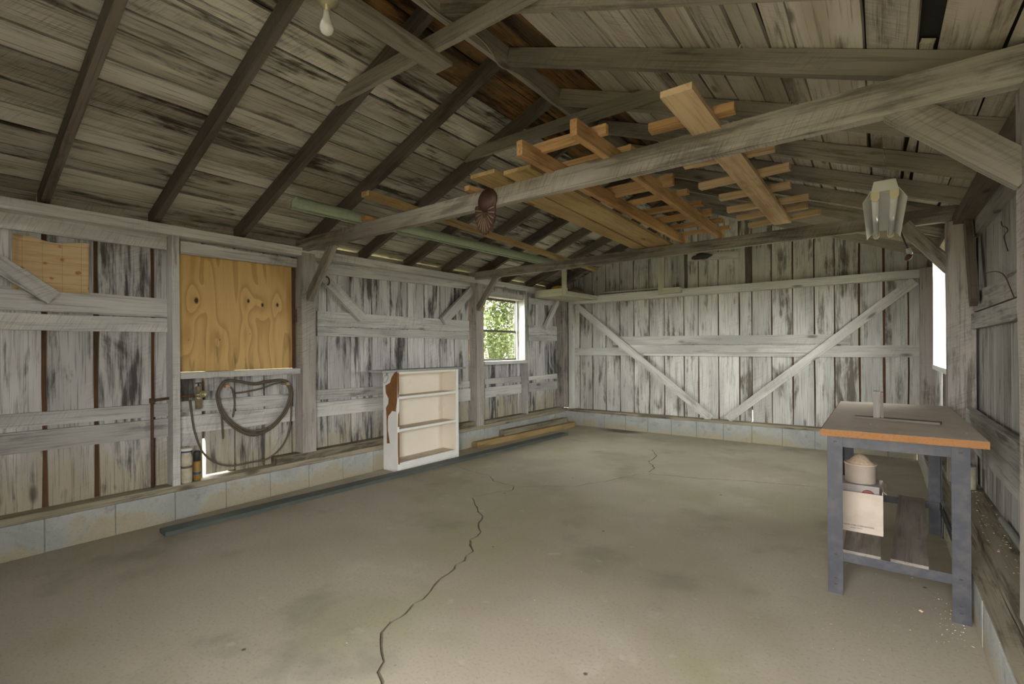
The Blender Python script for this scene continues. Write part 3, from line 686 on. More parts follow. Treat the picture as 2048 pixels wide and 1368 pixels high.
# ------------------------------------------------------------------ air hose, regulator, jars on the sill
def hx(x, y, v=-4.72): return PX(340 + x / 5.26, 720 + y / 5.26, v)
loop = [(500, 400), (525, 280), (600, 215), (730, 225), (880, 250), (1020, 225), (1180, 210), (1262, 270), (1280, 380), (1215, 560), (1070, 720), (880, 790), (700, 725), (560, 580)]
allv = []; allf = []
for k in range(4):
    pts = []
    for i, (x, y) in enumerate(loop):
        s = 0.92 + 0.03 * k + R(-0.012, 0.012); cx, cyy = 890, 300
        pts.append(hx(cx + (x - cx) * (0.95 + 0.02 * k) + R(-8, 8), cyy + (y - cyy) * s + R(-6, 6), -4.715 - 0.012 * (k % 2) - R(0, 0.006)))
    v, f = tube_data(spline(pts, 6, True), 0.0095, 7, True, len(allv)); allv += v; allf += f
for pts in ([(205, 420), (225, 560), (260, 760), (345, 970), (480, 1080), (650, 1112), (860, 1075), (1040, 1030), (1190, 890), (1262, 690), (1275, 480), (1270, 300)], [(600, 270), (650, 300), (672, 380), (680, 480), (660, 600)], [(540, 540), (545, 640), (552, 740), (556, 830)], [(680, 350), (800, 335), (960, 300), (1100, 250), (1215, 230)]):
    v, f = tube_data(spline([hx(*p, -4.735) for p in pts], 6), 0.008, 7, False, len(allv)); allv += v; allf += f
H = mk('air_hose', allv, allf, M['hose'], None, True); tag(H, 'olive rubber air hose coiled over two wooden pegs below the plywood', 'hose')
for k, (x, y) in enumerate(((605, 255), (1237, 232))):
    p = hx(x, y, -4.70)
    tag(bx('wooden_peg', None, M['pine_pale'], (-4.688, -4.80), (p.y - 0.018, p.y + 0.018), (p.z - 0.03, p.z - 0.004), 0.002, 2), ('left' if k == 0 else 'right') + ' wooden peg holding up the coiled air hose', 'peg', 'hose pegs')
rg = empty('air_regulator', PX(397, 820, -4.71), 'brass air pressure regulator with round gauge beside the hose', 'regulator')
c = PX(397, 795, -4.71)
lathe('filter_bowl', rg, M['brass'], [(0.016, -0.10), (0.026, -0.095), (0.027, -0.02), (0.03, -0.018), (0.03, 0.01)], c, 14)
lathe('regulator_body', rg, M['brass'], [(0.034, 0.01), (0.034, 0.035), (0.022, 0.04), (0.024, 0.09), (0.012, 0.10)], c, 14)
lathe('adjusting_knob', rg, M['rust'], [(0.006, 0.10), (0.006, 0.12), (0.028, 0.122), (0.028, 0.128), (0.004, 0.13)], c, 14)
g = PX(407, 788, -4.67); lathe('gauge', rg, M['brass'], [(0.026, -0.018), (0.03, -0.014), (0.03, 0.0), (0.026, 0.002), (0.025, -0.002)], g, 18, (1, 0, 0))
tube('gauge_stem', rg, M['brass'], [c + Vector((0, 0, 0.02)), Vector((g.x - 0.02, g.y, g.z))], 0.007, 8)
tube('inlet_pipe', rg, M['rust'], [Vector((-4.71, 1.57, c.z + 0.02)), c + Vector((0, -0.02, 0.02))], 0.011, 10)
pp = empty('air_pipe', (-4.74, 1.39, 0.3), 'rusty steel air pipe running down the planks left of the narrow post', 'pipe')
tube('riser_pipe', pp, M['rust'], [(-4.745, 1.392, 0.29), (-4.745, 1.392, 1.0)], 0.011, 10)
tube('feed_pipe', pp, M['rust'], [(-4.745, 1.392, 1.0), (-4.745, 1.51, 1.01)], 0.012, 10)
lathe('elbow', pp, M['rust'], [(0.012, -0.02), (0.018, -0.018), (0.018, 0.018), (0.012, 0.02)], (-4.745, 1.392, 1.0), 12)
jy = 1.622
j = empty('white_jar', (-4.705, jy, 0.286), 'stained white plastic jar on the sill, bottom of two', 'jar')
lathe('jar_body', j, M['jarwhite'], [(0.038, 0), (0.042, 0.006), (0.042, 0.125), (0.036, 0.135)], (-4.705, jy, 0.286), 18)
lathe('jar_rim', j, M['rag'], [(0.04, 0.125), (0.044, 0.126), (0.044, 0.138), (0.038, 0.14)], (-4.705, jy, 0.287), 18)
j = empty('plastic_tub', (-4.705, jy, 0.428), 'cream tub with blue label stacked on the white jar', 'jar')
lathe('tub_body', j, M['jarwhite'], [(0.038, 0), (0.043, 0.01), (0.044, 0.07), (0.034, 0.115), (0.03, 0.13)], (-4.705, jy, 0.4275), 18)
lathe('label_band', j, M['blue'], [(0.0345, 0.115), (0.0355, 0.118), (0.033, 0.13), (0.030, 0.131)], (-4.705, jy, 0.428), 18)
lathe('lid', j, M['cream'], [(0.046, 0.131), (0.047, 0.134), (0.046, 0.148), (0.03, 0.152)], (-4.705, jy, 0.428), 18)
j = empty('spray_can', (-4.735, 1.715, 0.286), 'slim ochre and dark blue spray can behind the stacked jars', 'can')
lathe('can_body', j, M['ochre'], [(0.028, 0), (0.03, 0.004), (0.03, 0.15), (0.022, 0.165)], (-4.735, 1.715, 0.286), 16)
lathe('blue_band', j, M['blue'], [(0.0303, 0.05), (0.0306, 0.051), (0.0306, 0.07), (0.0303, 0.071)], (-4.735, 1.715, 0.286), 16)
lathe('cap', j, M['wire'], [(0.028, 0.165), (0.028, 0.24), (0.022, 0.25)], (-4.735, 1.715, 0.286), 16)
# hook and latch
hk = PX(653, 562, -4.70)
tag(tube('horseshoe_hook', None, M['rust'], [hk + Vector((0, 0.035 * math.cos(a), 0.045 * math.sin(a))) for a in [(-1.2 + 0.24 * i) * 1.0 for i in range(13)]], 0.008, 6), 'rusty curved iron hook hanging beside the knee brace', 'hook')
lt = empty('hook_latch', PX(586, 660, -4.66), 'rusty iron latch on the post edge beside the plywood', 'latch')
a = PX(588, 617, -4.72); b = PX(588, 645, -4.72)
tube('latch_bar', lt, M['rust'], [a, a + Vector((0.03, 0.005, -0.01)), b + Vector((0.03, 0.005, 0.01)), b], 0.007, 6)
tube('latch_pin', lt, M['rust'], [b, b + Vector((0, 0, -0.03))], 0.005, 6)

# ------------------------------------------------------------------ bookcase
BK = empty('bookcase', (-4.53, 4.14, 0), 'white painted three-shelf bookcase with brown peeled patch on its side', 'bookcase')
bx0, bx1, by0, by1, bt = -4.652, -4.40, 3.637, 4.645, 1.145
box('side_panel', BK, M['white'], (bx0, bx1), (by0, by0 + 0.03), (0, bt), 0.002)
box('side_panel', BK, M['cream'], (bx0, bx1), (by1 - 0.045, by1), (0, bt), 0.002)
box('back_panel', BK, M['cream'], (bx0, bx0 + 0.012), (by0 + 0.03, by1 - 0.045), (0.03, bt - 0.02))
box('top_panel', BK, M['cream'], (bx0 + 0.012, bx1 - 0.003), (by0 + 0.03, by1 - 0.045), (bt - 0.025, bt))
for z in (0.10, 0.487, 0.862):
    s_ = box('shelf', BK, M['shelf_dusty'], (bx0 + 0.012, bx1 - 0.016), (by0 + 0.03, by1 - 0.045), (z - 0.02, z))
    box('shelf_edge', s_, M['white'], (bx1 - 0.016, bx1 - 0.002), (by0 + 0.03, by1 - 0.045), (z - 0.026, z + 0.002))
box('base_board', BK, M['white'], (bx1 - 0.02, bx1), (by0 + 0.03, by1 - 0.045), (0, 0.078), 0.002)
box('front_stile', BK, M['white'], (bx1, bx1 + 0.006), (by1 - 0.045, by1), (0, bt), 0.001)
pl = [(400, 130), (424, 128), (420, 470), (400, 590), (350, 580), (320, 615), (295, 640), (288, 700), (290, 800), (318, 950), (275, 950), (275, 800), (270, 640), (262, 545), (295, 500), (300, 440), (260, 375), (255, 290), (320, 260), (340, 200), (380, 150)]
slab('peeled_patch', BK, M['peel'], [PY(720 + (430 - (430 - x) * 0.80) / 5.7, 720 + y / 5.7, by0) for x, y in pl], (0, -1, 0), 0.0008)
pts = []
zz = [1.14, 1.0, 0.88, 0.83, 0.80]
slab('peeled_patch', BK, M['peel'], [(bx1, by0 + 0.004, 1.14), (bx1, by0 + 0.029, 1.14), (bx1, by0 + 0.029, 0.95), (bx1, by0 + 0.02, 0.86), (bx1, by0 + 0.008, 0.84), (bx1, by0 + 0.004, 0.95)], (1, 0, 0), 0.0008)
slab('peeled_patch', BK, M['peel'], [(bx1, by0 + 0.012, 0.66), (bx1, by0 + 0.029, 0.70), (bx1, by0 + 0.03, 0.52), (bx1, by0 + 0.008, 0.52)], (1, 0, 0), 0.0008)
slab('peeled_patch', BK, M['peel'], [(bx1, by0 + 0.006, 0.455), (bx1, by0 + 0.029, 0.455), (bx1, by0 + 0.029, 0.085), (bx1, by0 + 0.01, 0.09), (bx1, by0 + 0.004, 0.25)], (1, 0, 0), 0.0008)
rp = PY(775, 750, by0)
rr_ = [PY(720 + x / 5.7, 720 + y / 5.7, by0 - 0.008) for x, y in ((300, 175), (275, 190), (266, 240), (280, 262), (305, 240), (325, 190))]
tube('wire_ring', BK, M['chrome'], spline(rr_, 5, True), 0.0032, 6, True)
lathe('ring_mount', BK, M['chrome'], [(0.014, 0), (0.014, 0.008), (0.006, 0.014)], PY(720 + 312 / 5.7, 720 + 165 / 5.7, by0), 12, (0, -1, 0))
gb = plank('grey_board', None, M['greyboard'], (-4.53, 3.44, 1.158), (-4.53, 4.80, 1.158), 0.24, 0.024, (1, 0, 0), 0.002, 5)
tag(gb, 'loose grey board lying along the top of the white bookcase', 'board')

# ------------------------------------------------------------------ timber on the floor
a = (PZ(318, 1076, 0) + PZ(330, 1062, 0)) / 2; b = (PZ(1135, 870, 0) + PZ(1120, 868, 0)) / 2
o = plank('floor_plank', None, M['plank_green'], (a.x + 0.01, a.y, 0.0165), (b.x + 0.01, b.y, 0.0165), 0.145, 0.032, (1, 0, 0), 0.001, 8)
tag(o, 'long dark green painted plank lying along the floor past the bookcase', 'plank')
a = PZ(955, 895, 0); b = PZ(1155, 852, 0)
o = plank('timber_length', None, M['pine_old'], (-4.60, 5.20, 0.042), (-4.42, 7.66, 0.042), 0.09, 0.083, (1, 0, 0), 0.003, 6); tag(o, 'brown square timber length on the floor against the block curb', 'timber', 'timber lengths by the curb')
o = plank('timber_length', None, M['sill'], (-4.60, 5.82, 0.125), (-4.52, 7.55, 0.125), 0.09, 0.08, (1, 0, 0), 0.003, 6); tag(o, 'shorter green-grey timber length resting on the brown timber by the curb', 'timber', 'timber lengths by the curb')

# ------------------------------------------------------------------ lumber stored on the tie beams
T0 = 2.531
o = plank('lumber_length', None, M['pine_old'], (-3.03, 2.22, 2.56), (-3.33, 6.45, 2.56), 0.085, 0.04, (1, 0, 0), 0.002, 6); tag(o, 'single yellowish two-by-four laid across both tie beams beside the green gutter', 'lumber')
for k, (xa0, xa1, xb0, xb1, y0) in enumerate(((-2.165, -1.965, -2.24, -2.11, 2.42), (-1.945, -1.735, -2.09, -1.82, 2.50))):
    o = plank('flat_board', None, M['pine_old'], ((xa0 + xa1) / 2, y0, T0 + 0.016), ((xb0 + xb1) / 2, 5.62, T0 + 0.016), xa1 - xa0, 0.026, (1, 0, 0), 0.003, 6, w1=xb1 - xb0)
    tag(o, ('left' if k == 0 else 'right') + ' of two wide yellow boards lying flat on the tie beams', 'board', 'flat boards on the tie beams')
FRM = empty('ladder_frame', (-1.5, 3.8, T0), 'new pine ladder-like frame with two rails resting on the tie beams', 'frame')
plank('rail', FRM, M['pine'], (-1.675, 2.30, T0 + 0.048), (-1.70, 5.42, T0 + 0.048), 0.09, 0.042, (0, 0, 1), 0.002, 5)
plank('rail', FRM, M['pine'], (-1.29, 2.26, T0 + 0.048), (-1.315, 5.44, T0 + 0.048), 0.09, 0.042, (0, 0, 1), 0.002, 5)
for i in range(9):
    y = 2.52 + i * 0.355
    plank('cross_piece', FRM, M['pine'], (-1.72 - R(0, .03), y, T0 + 0.113), (-1.24 + R(0, .05), y + R(-.02, .02), T0 + 0.113), 0.085 if i % 2 else 0.06, 0.036, (0, 1, 0.0) if i % 3 else (0, 0.0, 1), 0.002, 3)
RCK = empty('batten_rack', (-0.71, 3.7, T0), 'pale rack of seven crosswise battens nailed to one wide flat board', 'rack')
plank('spine_board', RCK, M['pine_pale'], (-0.718, 2.17, T0 + 0.017), (-0.702, 5.06, T0 + 0.017), 0.145, 0.03, (1, 0, 0), 0.003, 6)
rg_ = [((1300, 265), (1470, 222)), ((1368, 335), (1550, 300)), ((1400, 378), (1580, 338)), ((1440, 400), (1582, 374)), ((1455, 424), (1618, 398)), ((1475, 440), (1615, 415)), ((1499, 455), (1640, 427))]
for i, (p, q) in enumerate(rg_):
    a = PZ(*p, 2.57); b = PZ(*q, 2.57); a.z = b.z = T0 + 0.055; 
    plank('cross_batten', RCK, M['pine_pale'] if i else M['pine'], a, b, 0.062, 0.042, (0, 1, 0), 0.002, 3)
# offcuts lying on the near tie beam
for k, (p, q, wd, lab) in enumerate((((937, 352), (968, 366), 0.05, 'short orange offcut lying on the near tie beam above the brown ornament'), ((726, 396), (770, 412), 0.06, 'short orange offcut lying on the near tie beam at its left end'))):
    a = PY(*p, 2.60); b = PY(*q, 2.66)
    o = plank('wood_offcut', None, M['pine'], (a.x, 2.60 if k else 2.58, T0 + 0.022), (a.x + 0.03, 2.86, T0 + 0.022), wd, 0.036, (1, 0, 0), 0.002, 2); tag(o, lab, 'offcut', 'offcuts on the tie beam')
# green gutter
def gutter():
    A = Vector((-3.80, 2.10, 2.60)); B = Vector((-3.66, 5.75, 2.60)); vs = []; fs = []; n = 14; r = 0.062
    prof = [(math.cos(a) * r, math.sin(a) * r) for a in [math.radians(200 - i * 240 / n) for i in range(n + 1)]]
    prof = [(-r - 0.012, prof[0][1] - 0.002)] + prof
    inner = [(x * 0.94, y * 0.94) for x, y in prof]
    full = prof + inner[::-1]; k = len(full); seg = 6
    for i in range(seg + 1):
        c = A.lerp(B, i / seg)
        for x, z in full: vs.append((c.x + x, c.y, c.z + z - 0.006))
    for i in range(seg):
        for j in range(k): fs.append((i * k + j, i * k + (j + 1) % k, (i + 1) * k + (j + 1) % k, (i + 1) * k + j))
    fs.append(tuple(range(k))); fs.append(tuple(reversed(range(seg * k, (seg + 1) * k))))
    o = mk('metal_gutter', vs, fs, M['gutter'], None, False); tag(o, 'long mint green metal gutter laid across both tie beams near the left eave', 'gutter')
gutter()

# ------------------------------------------------------------------ ornament on the near tie beam
def ornament():
    y = 2.652; T = Y0 = y
    c = PY(976, 402, y); OR = empty('wall_ornament', PY(972, 470, y), 'dark brown cast shell ornament hung on the near tie beam', 'ornament')
    lathe('round_boss', OR, M['ornament'], [(0.082, 0), (0.088, 0.006), (0.084, 0.012), (0.05, 0.02), (0.012, 0.024)], c, 26, (0, -1, 0))
    h = PY(972, 424, y); pts = []; n = 30
    for i in range(n + 1):
        a = math.radians(20 - 220 * i / n); rx, rz = 0.098, 0.165
        k = 1.0 if i % 2 else 0.93
        pts.append(h + Vector((rx * math.cos(a) * k, 0, rz * math.sin(a) * k)))
    slab('fan_plate', OR, M['ornament'], pts, (0, -1, 0), 0.012)
    for i in range(13):
        a = math.radians(8 - 196 * i / 12); d = Vector((0.098 * math.cos(a), 0, 0.165 * math.sin(a)))
        tube('fan_rib', OR, M['ornament_rib'], [h + d * 0.28 + Vector((0, -0.014, 0)), h + d * 0.6 + Vector((0, -0.016, 0)), h + d * 0.88 + Vector((0, -0.013, 0))], [0.003, 0.0055, 0.0045], 6)
ornament()

# ------------------------------------------------------------------ ceiling bulb, its board and the cable along the ridge
o = plank('fixture_board', None, M['pine_pale'], (-2.19, 0.6, 3.192), (-2.178, 2.19, 3.172), 0.155, 0.022, (1, 0, 0), 0.003, 5); o.data.materials[0] = M['ridge']; tag(o, 'pale grey board under the collar tie that carries the bare bulb', 'board')
fc = PZ(653, 12, 3.14)
LB = empty('bulb_fixture', (fc.x, fc.y, 3.178), 'bare frosted light bulb in a yellowed porcelain socket', 'light')
lathe('socket_base', LB, M['porcelain'], [(0.052, 0.046), (0.056, 0.040), (0.056, 0.028), (0.03, 0.014), (0.024, 0.006)], (fc.x, fc.y, 3.134), 22)
lathe('socket', LB, M['brass'], [(0.0185, -0.022), (0.0185, 0.01), (0.022, 0.012)], (fc.x, fc.y, 3.134), 18)
lathe('bulb', LB, M['bulb'], [(0.001, -0.140), (0.014, -0.138), (0.026, -0.130), (0.0335, -0.115), (0.034, -0.100), (0.030, -0.083), (0.021, -0.060), (0.0165, -0.04), (0.0165, -0.02)], (fc.x, fc.y, 3.134), 22)
cbl = [PX(*p, XRIDGE + 0.03) for p in ((830, -20), (880, 30), (940, 62), (968, 85), (985, 108), (1000, 132), (1030, 145), (1060, 163), (1085, 185), (1100, 200), (1118, 213))]
tag(tube('electric_cable', None, M['cable'], spline(cbl, 5), 0.006, 6), 'thin grey electric cable stapled along the side of the ridge board', 'cable')

# ------------------------------------------------------------------ fluorescent shop light
SL = empty('shop_light', (0.03, 4.0, 2.2), 'white two-tube fluorescent shop light hung on a thin chain', 'light')
y0, y1 = 3.40, 4.62; zc = 2.262; cx = 0.028
def extr(name, prof, mat, ya, yb, parent):
    k = len(prof); vs = [(x, ya, z) for x, z in prof] + [(x, yb, z) for x, z in prof]
    fs = [(i, (i + 1) % k, k + (i + 1) % k, k + i) for i in range(k)] + [tuple(reversed(range(k))), tuple(range(k, 2 * k))]
    return mk(name, vs, fs, mat, parent)
extr('reflector', [(cx - 0.10, zc - 0.045), (cx - 0.098, zc - 0.046), (cx - 0.06, zc + 0.012), (cx + 0.06, zc + 0.012), (cx + 0.098, zc - 0.046), (cx + 0.10, zc - 0.045), (cx + 0.062, zc + 0.016), (cx - 0.062, zc + 0.016)], M['lightmetal'], y0 + 0.01, y1 - 0.01, SL)
extr('housing', [(cx - 0.058, zc + 0.016), (cx + 0.058, zc + 0.016), (cx + 0.045, zc + 0.058), (cx - 0.045, zc + 0.058)], M['lightmetal'], y0 + 0.02, y1 - 0.02, SL)
extr('end_cap', [(cx - 0.062, zc + 0.004), (cx + 0.062, zc + 0.004), (cx + 0.048, zc + 0.062), (cx - 0.048, zc + 0.062)], M['lightmetal'], y0, y0 + 0.012, SL)
for s_ in (-1, 1):
    x = cx + s_ * 0.043
    tube('fluorescent_tube', SL, M['tubeglass'], [(x, y0 + 0.02, zc - 0.018), (x, y1 - 0.02, zc - 0.018)], 0.0175, 14)
    for yy in (y0 + 0.006, y1 - 0.02):
        extr('tube_socket', [(x - 0.02, zc + 0.01), (x - 0.02, zc - 0.03), (x - 0.010, zc - 0.045), (x + 0.010, zc - 0.045), (x + 0.02, zc - 0.03), (x + 0.02, zc + 0.01)], M['socket'], yy, yy + 0.016, SL)
def chain(name, parent, x, y, za, zb):
    vs = []; fs = []; z = za; k = 0
    while z < zb:
        ring = [Vector((x + (0.005 * math.cos(a) if k % 2 else 0), y + (0 if k % 2 else 0.005 * math.cos(a)), z + 0.009 * math.sin(a))) for a in [2 * math.pi * i / 8 for i in range(8)]]
        v, f = tube_data(ring, 0.0013, 4, True, len(vs)); vs += v; fs += f; z += 0.0145; k += 1
    return mk(name, vs, fs, M['chrome'], parent)
for y in (y0 + 0.12, y1 - 0.12): chain('hanging_chain', SL, cx, y, zc + 0.06, zr(cx) + RB)
# drop cord with plug below the far tie beam
DC = empty('drop_cord', PY(1815, 522, 5.23), 'dark cord end with a plug dangling below the far tie beam', 'cord')
tube('cord', DC, M['wire'], spline([PY(x, y, 5.25) for x, y in ((1798, 452), (1804, 470), (1810, 485), (1816, 497))], 5), 0.006, 6)
a = PY(1816, 497, 5.25); b = PY(1821, 509, 5.25); c_ = PY(1812, 521, 5.25)
tube('plug', DC, M['pvc'], [a, a.lerp(b, 0.6), b], [0.016, 0.02, 0.016], 10)
tube('socket_end', DC, M['rust'], [b, b.lerp(c_, 0.5), c_], [0.018, 0.024, 0.014], 10)

# ------------------------------------------------------------------ hanging shelf in the far left corner
HS = empty('corner_shelf', (-4.3, 7.3, 2.27), 'pale painted shelf tray hung under the roof in the far left corner', 'shelf')
bx('front_lip', HS, M['shelf'], (-4.63, -4.01), (6.78, 6.805), (2.27, 2.385), 0.003, 3)
bx('side_lip', HS, M['shelf'], (-4.035, -4.01), (6.81, 7.828), (2.27, 2.34), 0.003, 3)
bx('shelf_bottom', HS, M['shelf'], (-4.63, -4.04), (6.81, 7.825), (2.272, 2.292), 0.003, 3)
bx('hanger', HS, M['shelf'], (-4.085, -4.008), (6.745, 6.778), (2.275, zl(-4.05) + 0.02), 0.002, 3)
o = bx('long_batten', None, M['shelf'], (-4.0, -2.90), (7.84, 7.90), (2.375, 2.40), 0.003, 4); tag(o, 'pale batten lying on top of the far wall girt beside the corner shelf', 'batten')
SB = empty('gable_bracket', (-2.75, 7.8, 2.27), 'pale upright bracket strut fixed to the far wall girt', 'bracket')
bx('strut', SB, M['shelf'], (-2.885, -2.785), (7.785, 7.828), (2.28, 3.0), 0.003, 4)
bx('bracket_block', SB, M['shelf'], (-2.76, -2.50), (7.66, 7.828), (2.28, 2.36), 0.004, 2)
def lump(name, c, sx, sy, sz, mat, label, cat):
    bm = bmesh.new(); bmesh.ops.create_icosphere(bm, subdivisions=3, radius=1)
    rs = random.Random(hash(name) % 97 + 3)
    offs = [Vector((rs.uniform(-1, 1), rs.uniform(-1, 1), rs.uniform(-1, 1))) for _ in range(14)]
    for v in bm.verts:
        d = sum(0.16 * math.exp(-((v.co - q).length * 2.6) ** 2) * (1 if i % 2 else -1) for i, q in enumerate(offs))
        v.co *= 1 + d * 2.0 + 0.06 * math.sin(v.co.x * 9 + v.co.z * 7)
        v.co.z = max(v.co.z, -0.75)
        v.co = Vector((v.co.x * sx, v.co.y * sy, v.co.z * sz))
    me = bpy.data.meshes.new(name); bm.to_mesh(me); bm.free(); me.materials.append(mat); me.polygons.foreach_set('use_smooth', [True] * len(me.polygons))
    o = bpy.data.objects.new(name, me); o.location = c; COL.objects.link(o); tag(o, label, cat); return o
lump('yellow_sponge', (-4.33, 7.0, 2.37), 0.13, 0.09, 0.10, M['yellow'], 'yellow crumpled sponge on the corner shelf', 'sponge')
lump('brown_rag', (-4.26, 7.45, 2.376), 0.15, 0.16, 0.10, M['rag'], 'crumpled brown rag on the corner shelf beside the hanger', 'rag')
lump('dark_cloth', PY(1402, 513, 7.895), 0.15, 0.035, 0.05, M['wire'], 'black cloth bundle at the top of the gable hatch', 'cloth')

# ------------------------------------------------------------------ workbench
WBN = empty('workbench', (0.08, 4.1, 0), 'steel-legged workbench with dusty chipboard top by the right wall', 'workbench')
tx0, tx1, ty0, ty1, tz = -0.268, 0.425, 3.27, 5.05, 0.935
tp = box('bench_top', WBN, M['benchtop'], (tx0, tx1), (ty0 + 0.004, ty1), (tz - 0.036, tz), 0.002)
box('front_edge', tp, M['chipboard'], (tx0, tx1), (ty0, ty0 + 0.0045), (tz - 0.037, tz - 0.001))
box('side_edge', tp, M['chipboard'], (tx0 - 0.004, tx0), (ty0, ty1), (tz - 0.037, tz - 0.001))
def angle_leg(x, y, dx, dy, z1=0.898):
    t = 0.005; fl = 0.072
    p = [(0, 0), (fl * dx, 0), (fl * dx, t * dy), (t * dx, t * dy), (t * dx, fl * dy), (0, fl * dy)]
    vs = [(x + a, y + b, 0) for a, b in p] + [(x + a, y + b, z1) for a, b in p]
    fs = [(i, (i + 1) % 6, 6 + (i + 1) % 6, 6 + i) for i in range(6)] + [(5, 4, 3, 2, 1, 0), tuple(range(6, 12))]
    if dx * dy < 0: fs = [tuple(reversed(f)) for f in fs]
    return mk('leg', vs, fs, M['steel'], WBN)
lx0, lx1, ly0, ly1 = -0.242, 0.36, 3.31, 4.78
for x, y, dx, dy in ((lx0, ly0, 1, 1), (lx1, ly0, -1, 1), (lx0, ly1, 1, -1), (lx1, ly1, -1, -1)):
    lg = angle_leg(x, y, dx, dy)
    if dy > 0:
        for zz in (0.05, 0.085, 0.22, 0.86): box('bolt_slot', lg, M['ink'], (x + dx * 0.03, x + dx * 0.045), (y - 0.0006, y), (zz, zz + 0.007))
for yy in (ly0 + 0.006, ly1 - 0.011): box('apron', WBN, M['steel'], (lx0 + 0.006, lx1 - 0.006), (yy, yy + 0.005), (0.835, 0.896))
for xx in (lx0 + 0.006, lx1 - 0.011): box('apron', WBN, M['steel'], (xx, xx + 0.005), (ly0 + 0.012, ly1 - 0.012), (0.835, 0.896))
for yy in (ly0 + 0.006, ly1 - 0.011): box('stretcher', WBN, M['steel'], (lx0 + 0.006, lx1 - 0.006), (yy, yy + 0.005), (0.19, 0.242))
for xx in (lx0 + 0.006, lx1 - 0.011): box('stretcher', WBN, M['steel'], (xx, xx + 0.005), (ly0 + 0.012, ly1 - 0.012), (0.19, 0.242))
SZ = 0.243
plank('shelf_board', WBN, M['bench_shelf'], (-0.085, 3.308, SZ + 0.008), (-0.085, 3.95, SZ + 0.008), 0.17, 0.016, (1, 0, 0), 0.002, 3)
plank('shelf_board', WBN, M['bench_shelf'], (0.12, 3.308, SZ + 0.008), (0.19, 4.775, SZ + 0.008), 0.155, 0.016, (1, 0, 0), 0.002, 4)
ST = SZ + 0.017
# box, inner carton and sawdust tub under the bench
BX = empty('cardboard_box', (-0.12, 3.8, ST), 'open pale cardboard box with printed lettering on the bench shelf', 'box')
cx0, cx1, cy0, cy1, cz = -0.265, 0.013, 3.665, 3.95, 0.505
box('front_wall', BX, M['carton'], (cx0, cx1), (cy0, cy0 + 0.004), (ST, cz))
box('back_wall', BX, M['carton'], (cx0, cx1), (cy1 - 0.004, cy1), (ST, cz + 0.03))
box('side_wall', BX, M['carton'], (cx0, cx0 + 0.004), (cy0 + 0.004, cy1 - 0.004), (ST, cz + 0.02))
box('side_wall', BX, M['carton'], (cx1 - 0.004, cx1), (cy0 + 0.004, cy1 - 0.004), (ST, cz + 0.02))
box('box_bottom', BX, M['carton'], (cx0 + 0.004, cx1 - 0.004), (cy0 + 0.004, cy1 - 0.004), (ST, ST + 0.004))
slab('side_flap', BX, M['carton'], [(cx1, cy0 + 0.01, cz + 0.02), (cx1, cy1 - 0.01, cz + 0.02), (cx1 + 0.018, cy1 - 0.02, cz + 0.005), (cx1 + 0.016, cy0 + 0.03, cz + 0.0)], (1, 0, 1), 0.003)
def text(s, parent, p, h, mat, width=None, name='lettering'):
    c = bpy.data.curves.new('t', 'FONT'); c.body = s; c.size = h; c.align_x = 'RIGHT'; c.offset = h * 0.012
    o = bpy.data.objects.new('t', c); COL.objects.link(o); bpy.context.view_layer.update()
    dg = bpy.context.evaluated_depsgraph_get(); me = bpy.data.meshes.new_from_object(o.evaluated_get(dg)); bpy.data.objects.remove(o)
    xs = [v.co.x for v in me.vertices]; k = (width / (max(xs) - min(xs))) if width else 1
    me.transform(Matrix.Translation(p) @ Matrix.Rotation(math.pi / 2, 4, 'X') @ Matrix.Diagonal((k, 1, 1, 1)))
    me.materials.clear(); me.materials.append(mat); me.name = name
    n = bpy.data.objects.new(name, me); COL.objects.link(n); adopt(n, parent); return n
q = PY(1748, 1058, cy0 - 0.0006); text('ON-KEVIN STEEL CORPORATION', BX, Vector((q.x, cy0 - 0.0006, q.z - 0.001)), 0.0115, M['ink'], 0.172)
for k, (xa, xb, ya, yb) in enumerate(((1700, 1712, 1054.0, 1055.6), (1714, 1725, 1056.0, 1057.6))):
    a = PY(xa, ya, cy0 - 0.0004); b = PY(xb, yb, cy0 - 0.0004)
    box('faded_print', BX, M['ink_grey'], (a.x, b.x), (cy0 - 0.0006, cy0), (min(a.z, b.z) - 0.002, max(a.z, b.z)))
IC = empty('inner_carton', (-0.12, 3.8, ST + 0.005), 'grey printed carton with a red round mark inside the open box', 'carton')
iz = PY(1725, 971, 3.70).z
icb = box('carton_body', IC, M['carton_in'], (cx0 + 0.03, cx1 - 0.018), (3.70, 3.93), (ST + 0.006, iz))
rc = PY(1736, 991, 3.699)
lathe('red_mark', IC, M['red_ink'], [(0.030, 0), (0.030, 0.0006)], (rc.x, 3.6998, rc.z), 26, (0, -1, 0), False)
lathe('mark_ring', IC, M['ink'], [(0.0335, 0), (0.0335, 0.0003)], (rc.x, 3.6999, rc.z), 26, (0, -1, 0), False)
for k in range(3):
    for xa, xb in ((-0.20, -0.165), (-0.155, -0.118)):
        box('faded_print', IC, M['ink_grey'], (xa, xb), (3.6994, 3.70), (iz - 0.016 - k * 0.009, iz - 0.012 - k * 0.009))
tc_ = Vector((-0.10, 3.80, iz))
TB = empty('sawdust_tub', tc_, 'round cloudy plastic tub heaped with pale sawdust on the carton', 'tub')
lathe('tub_wall', TB, M['tub'], [(0.076, 0.001), (0.082, 0.004), (0.084, 0.112), (0.088, 0.114), (0.087, 0.122), (0.080, 0.122), (0.078, 0.008), (0.01, 0.006)], tc_, 28)
lathe('sawdust_heap', TB, M['sawdust'], [(0.078, 0.10), (0.077, 0.121), (0.058, 0.135), (0.04, 0.155), (0.022, 0.17), (0.004, 0.178)], tc_, 22)
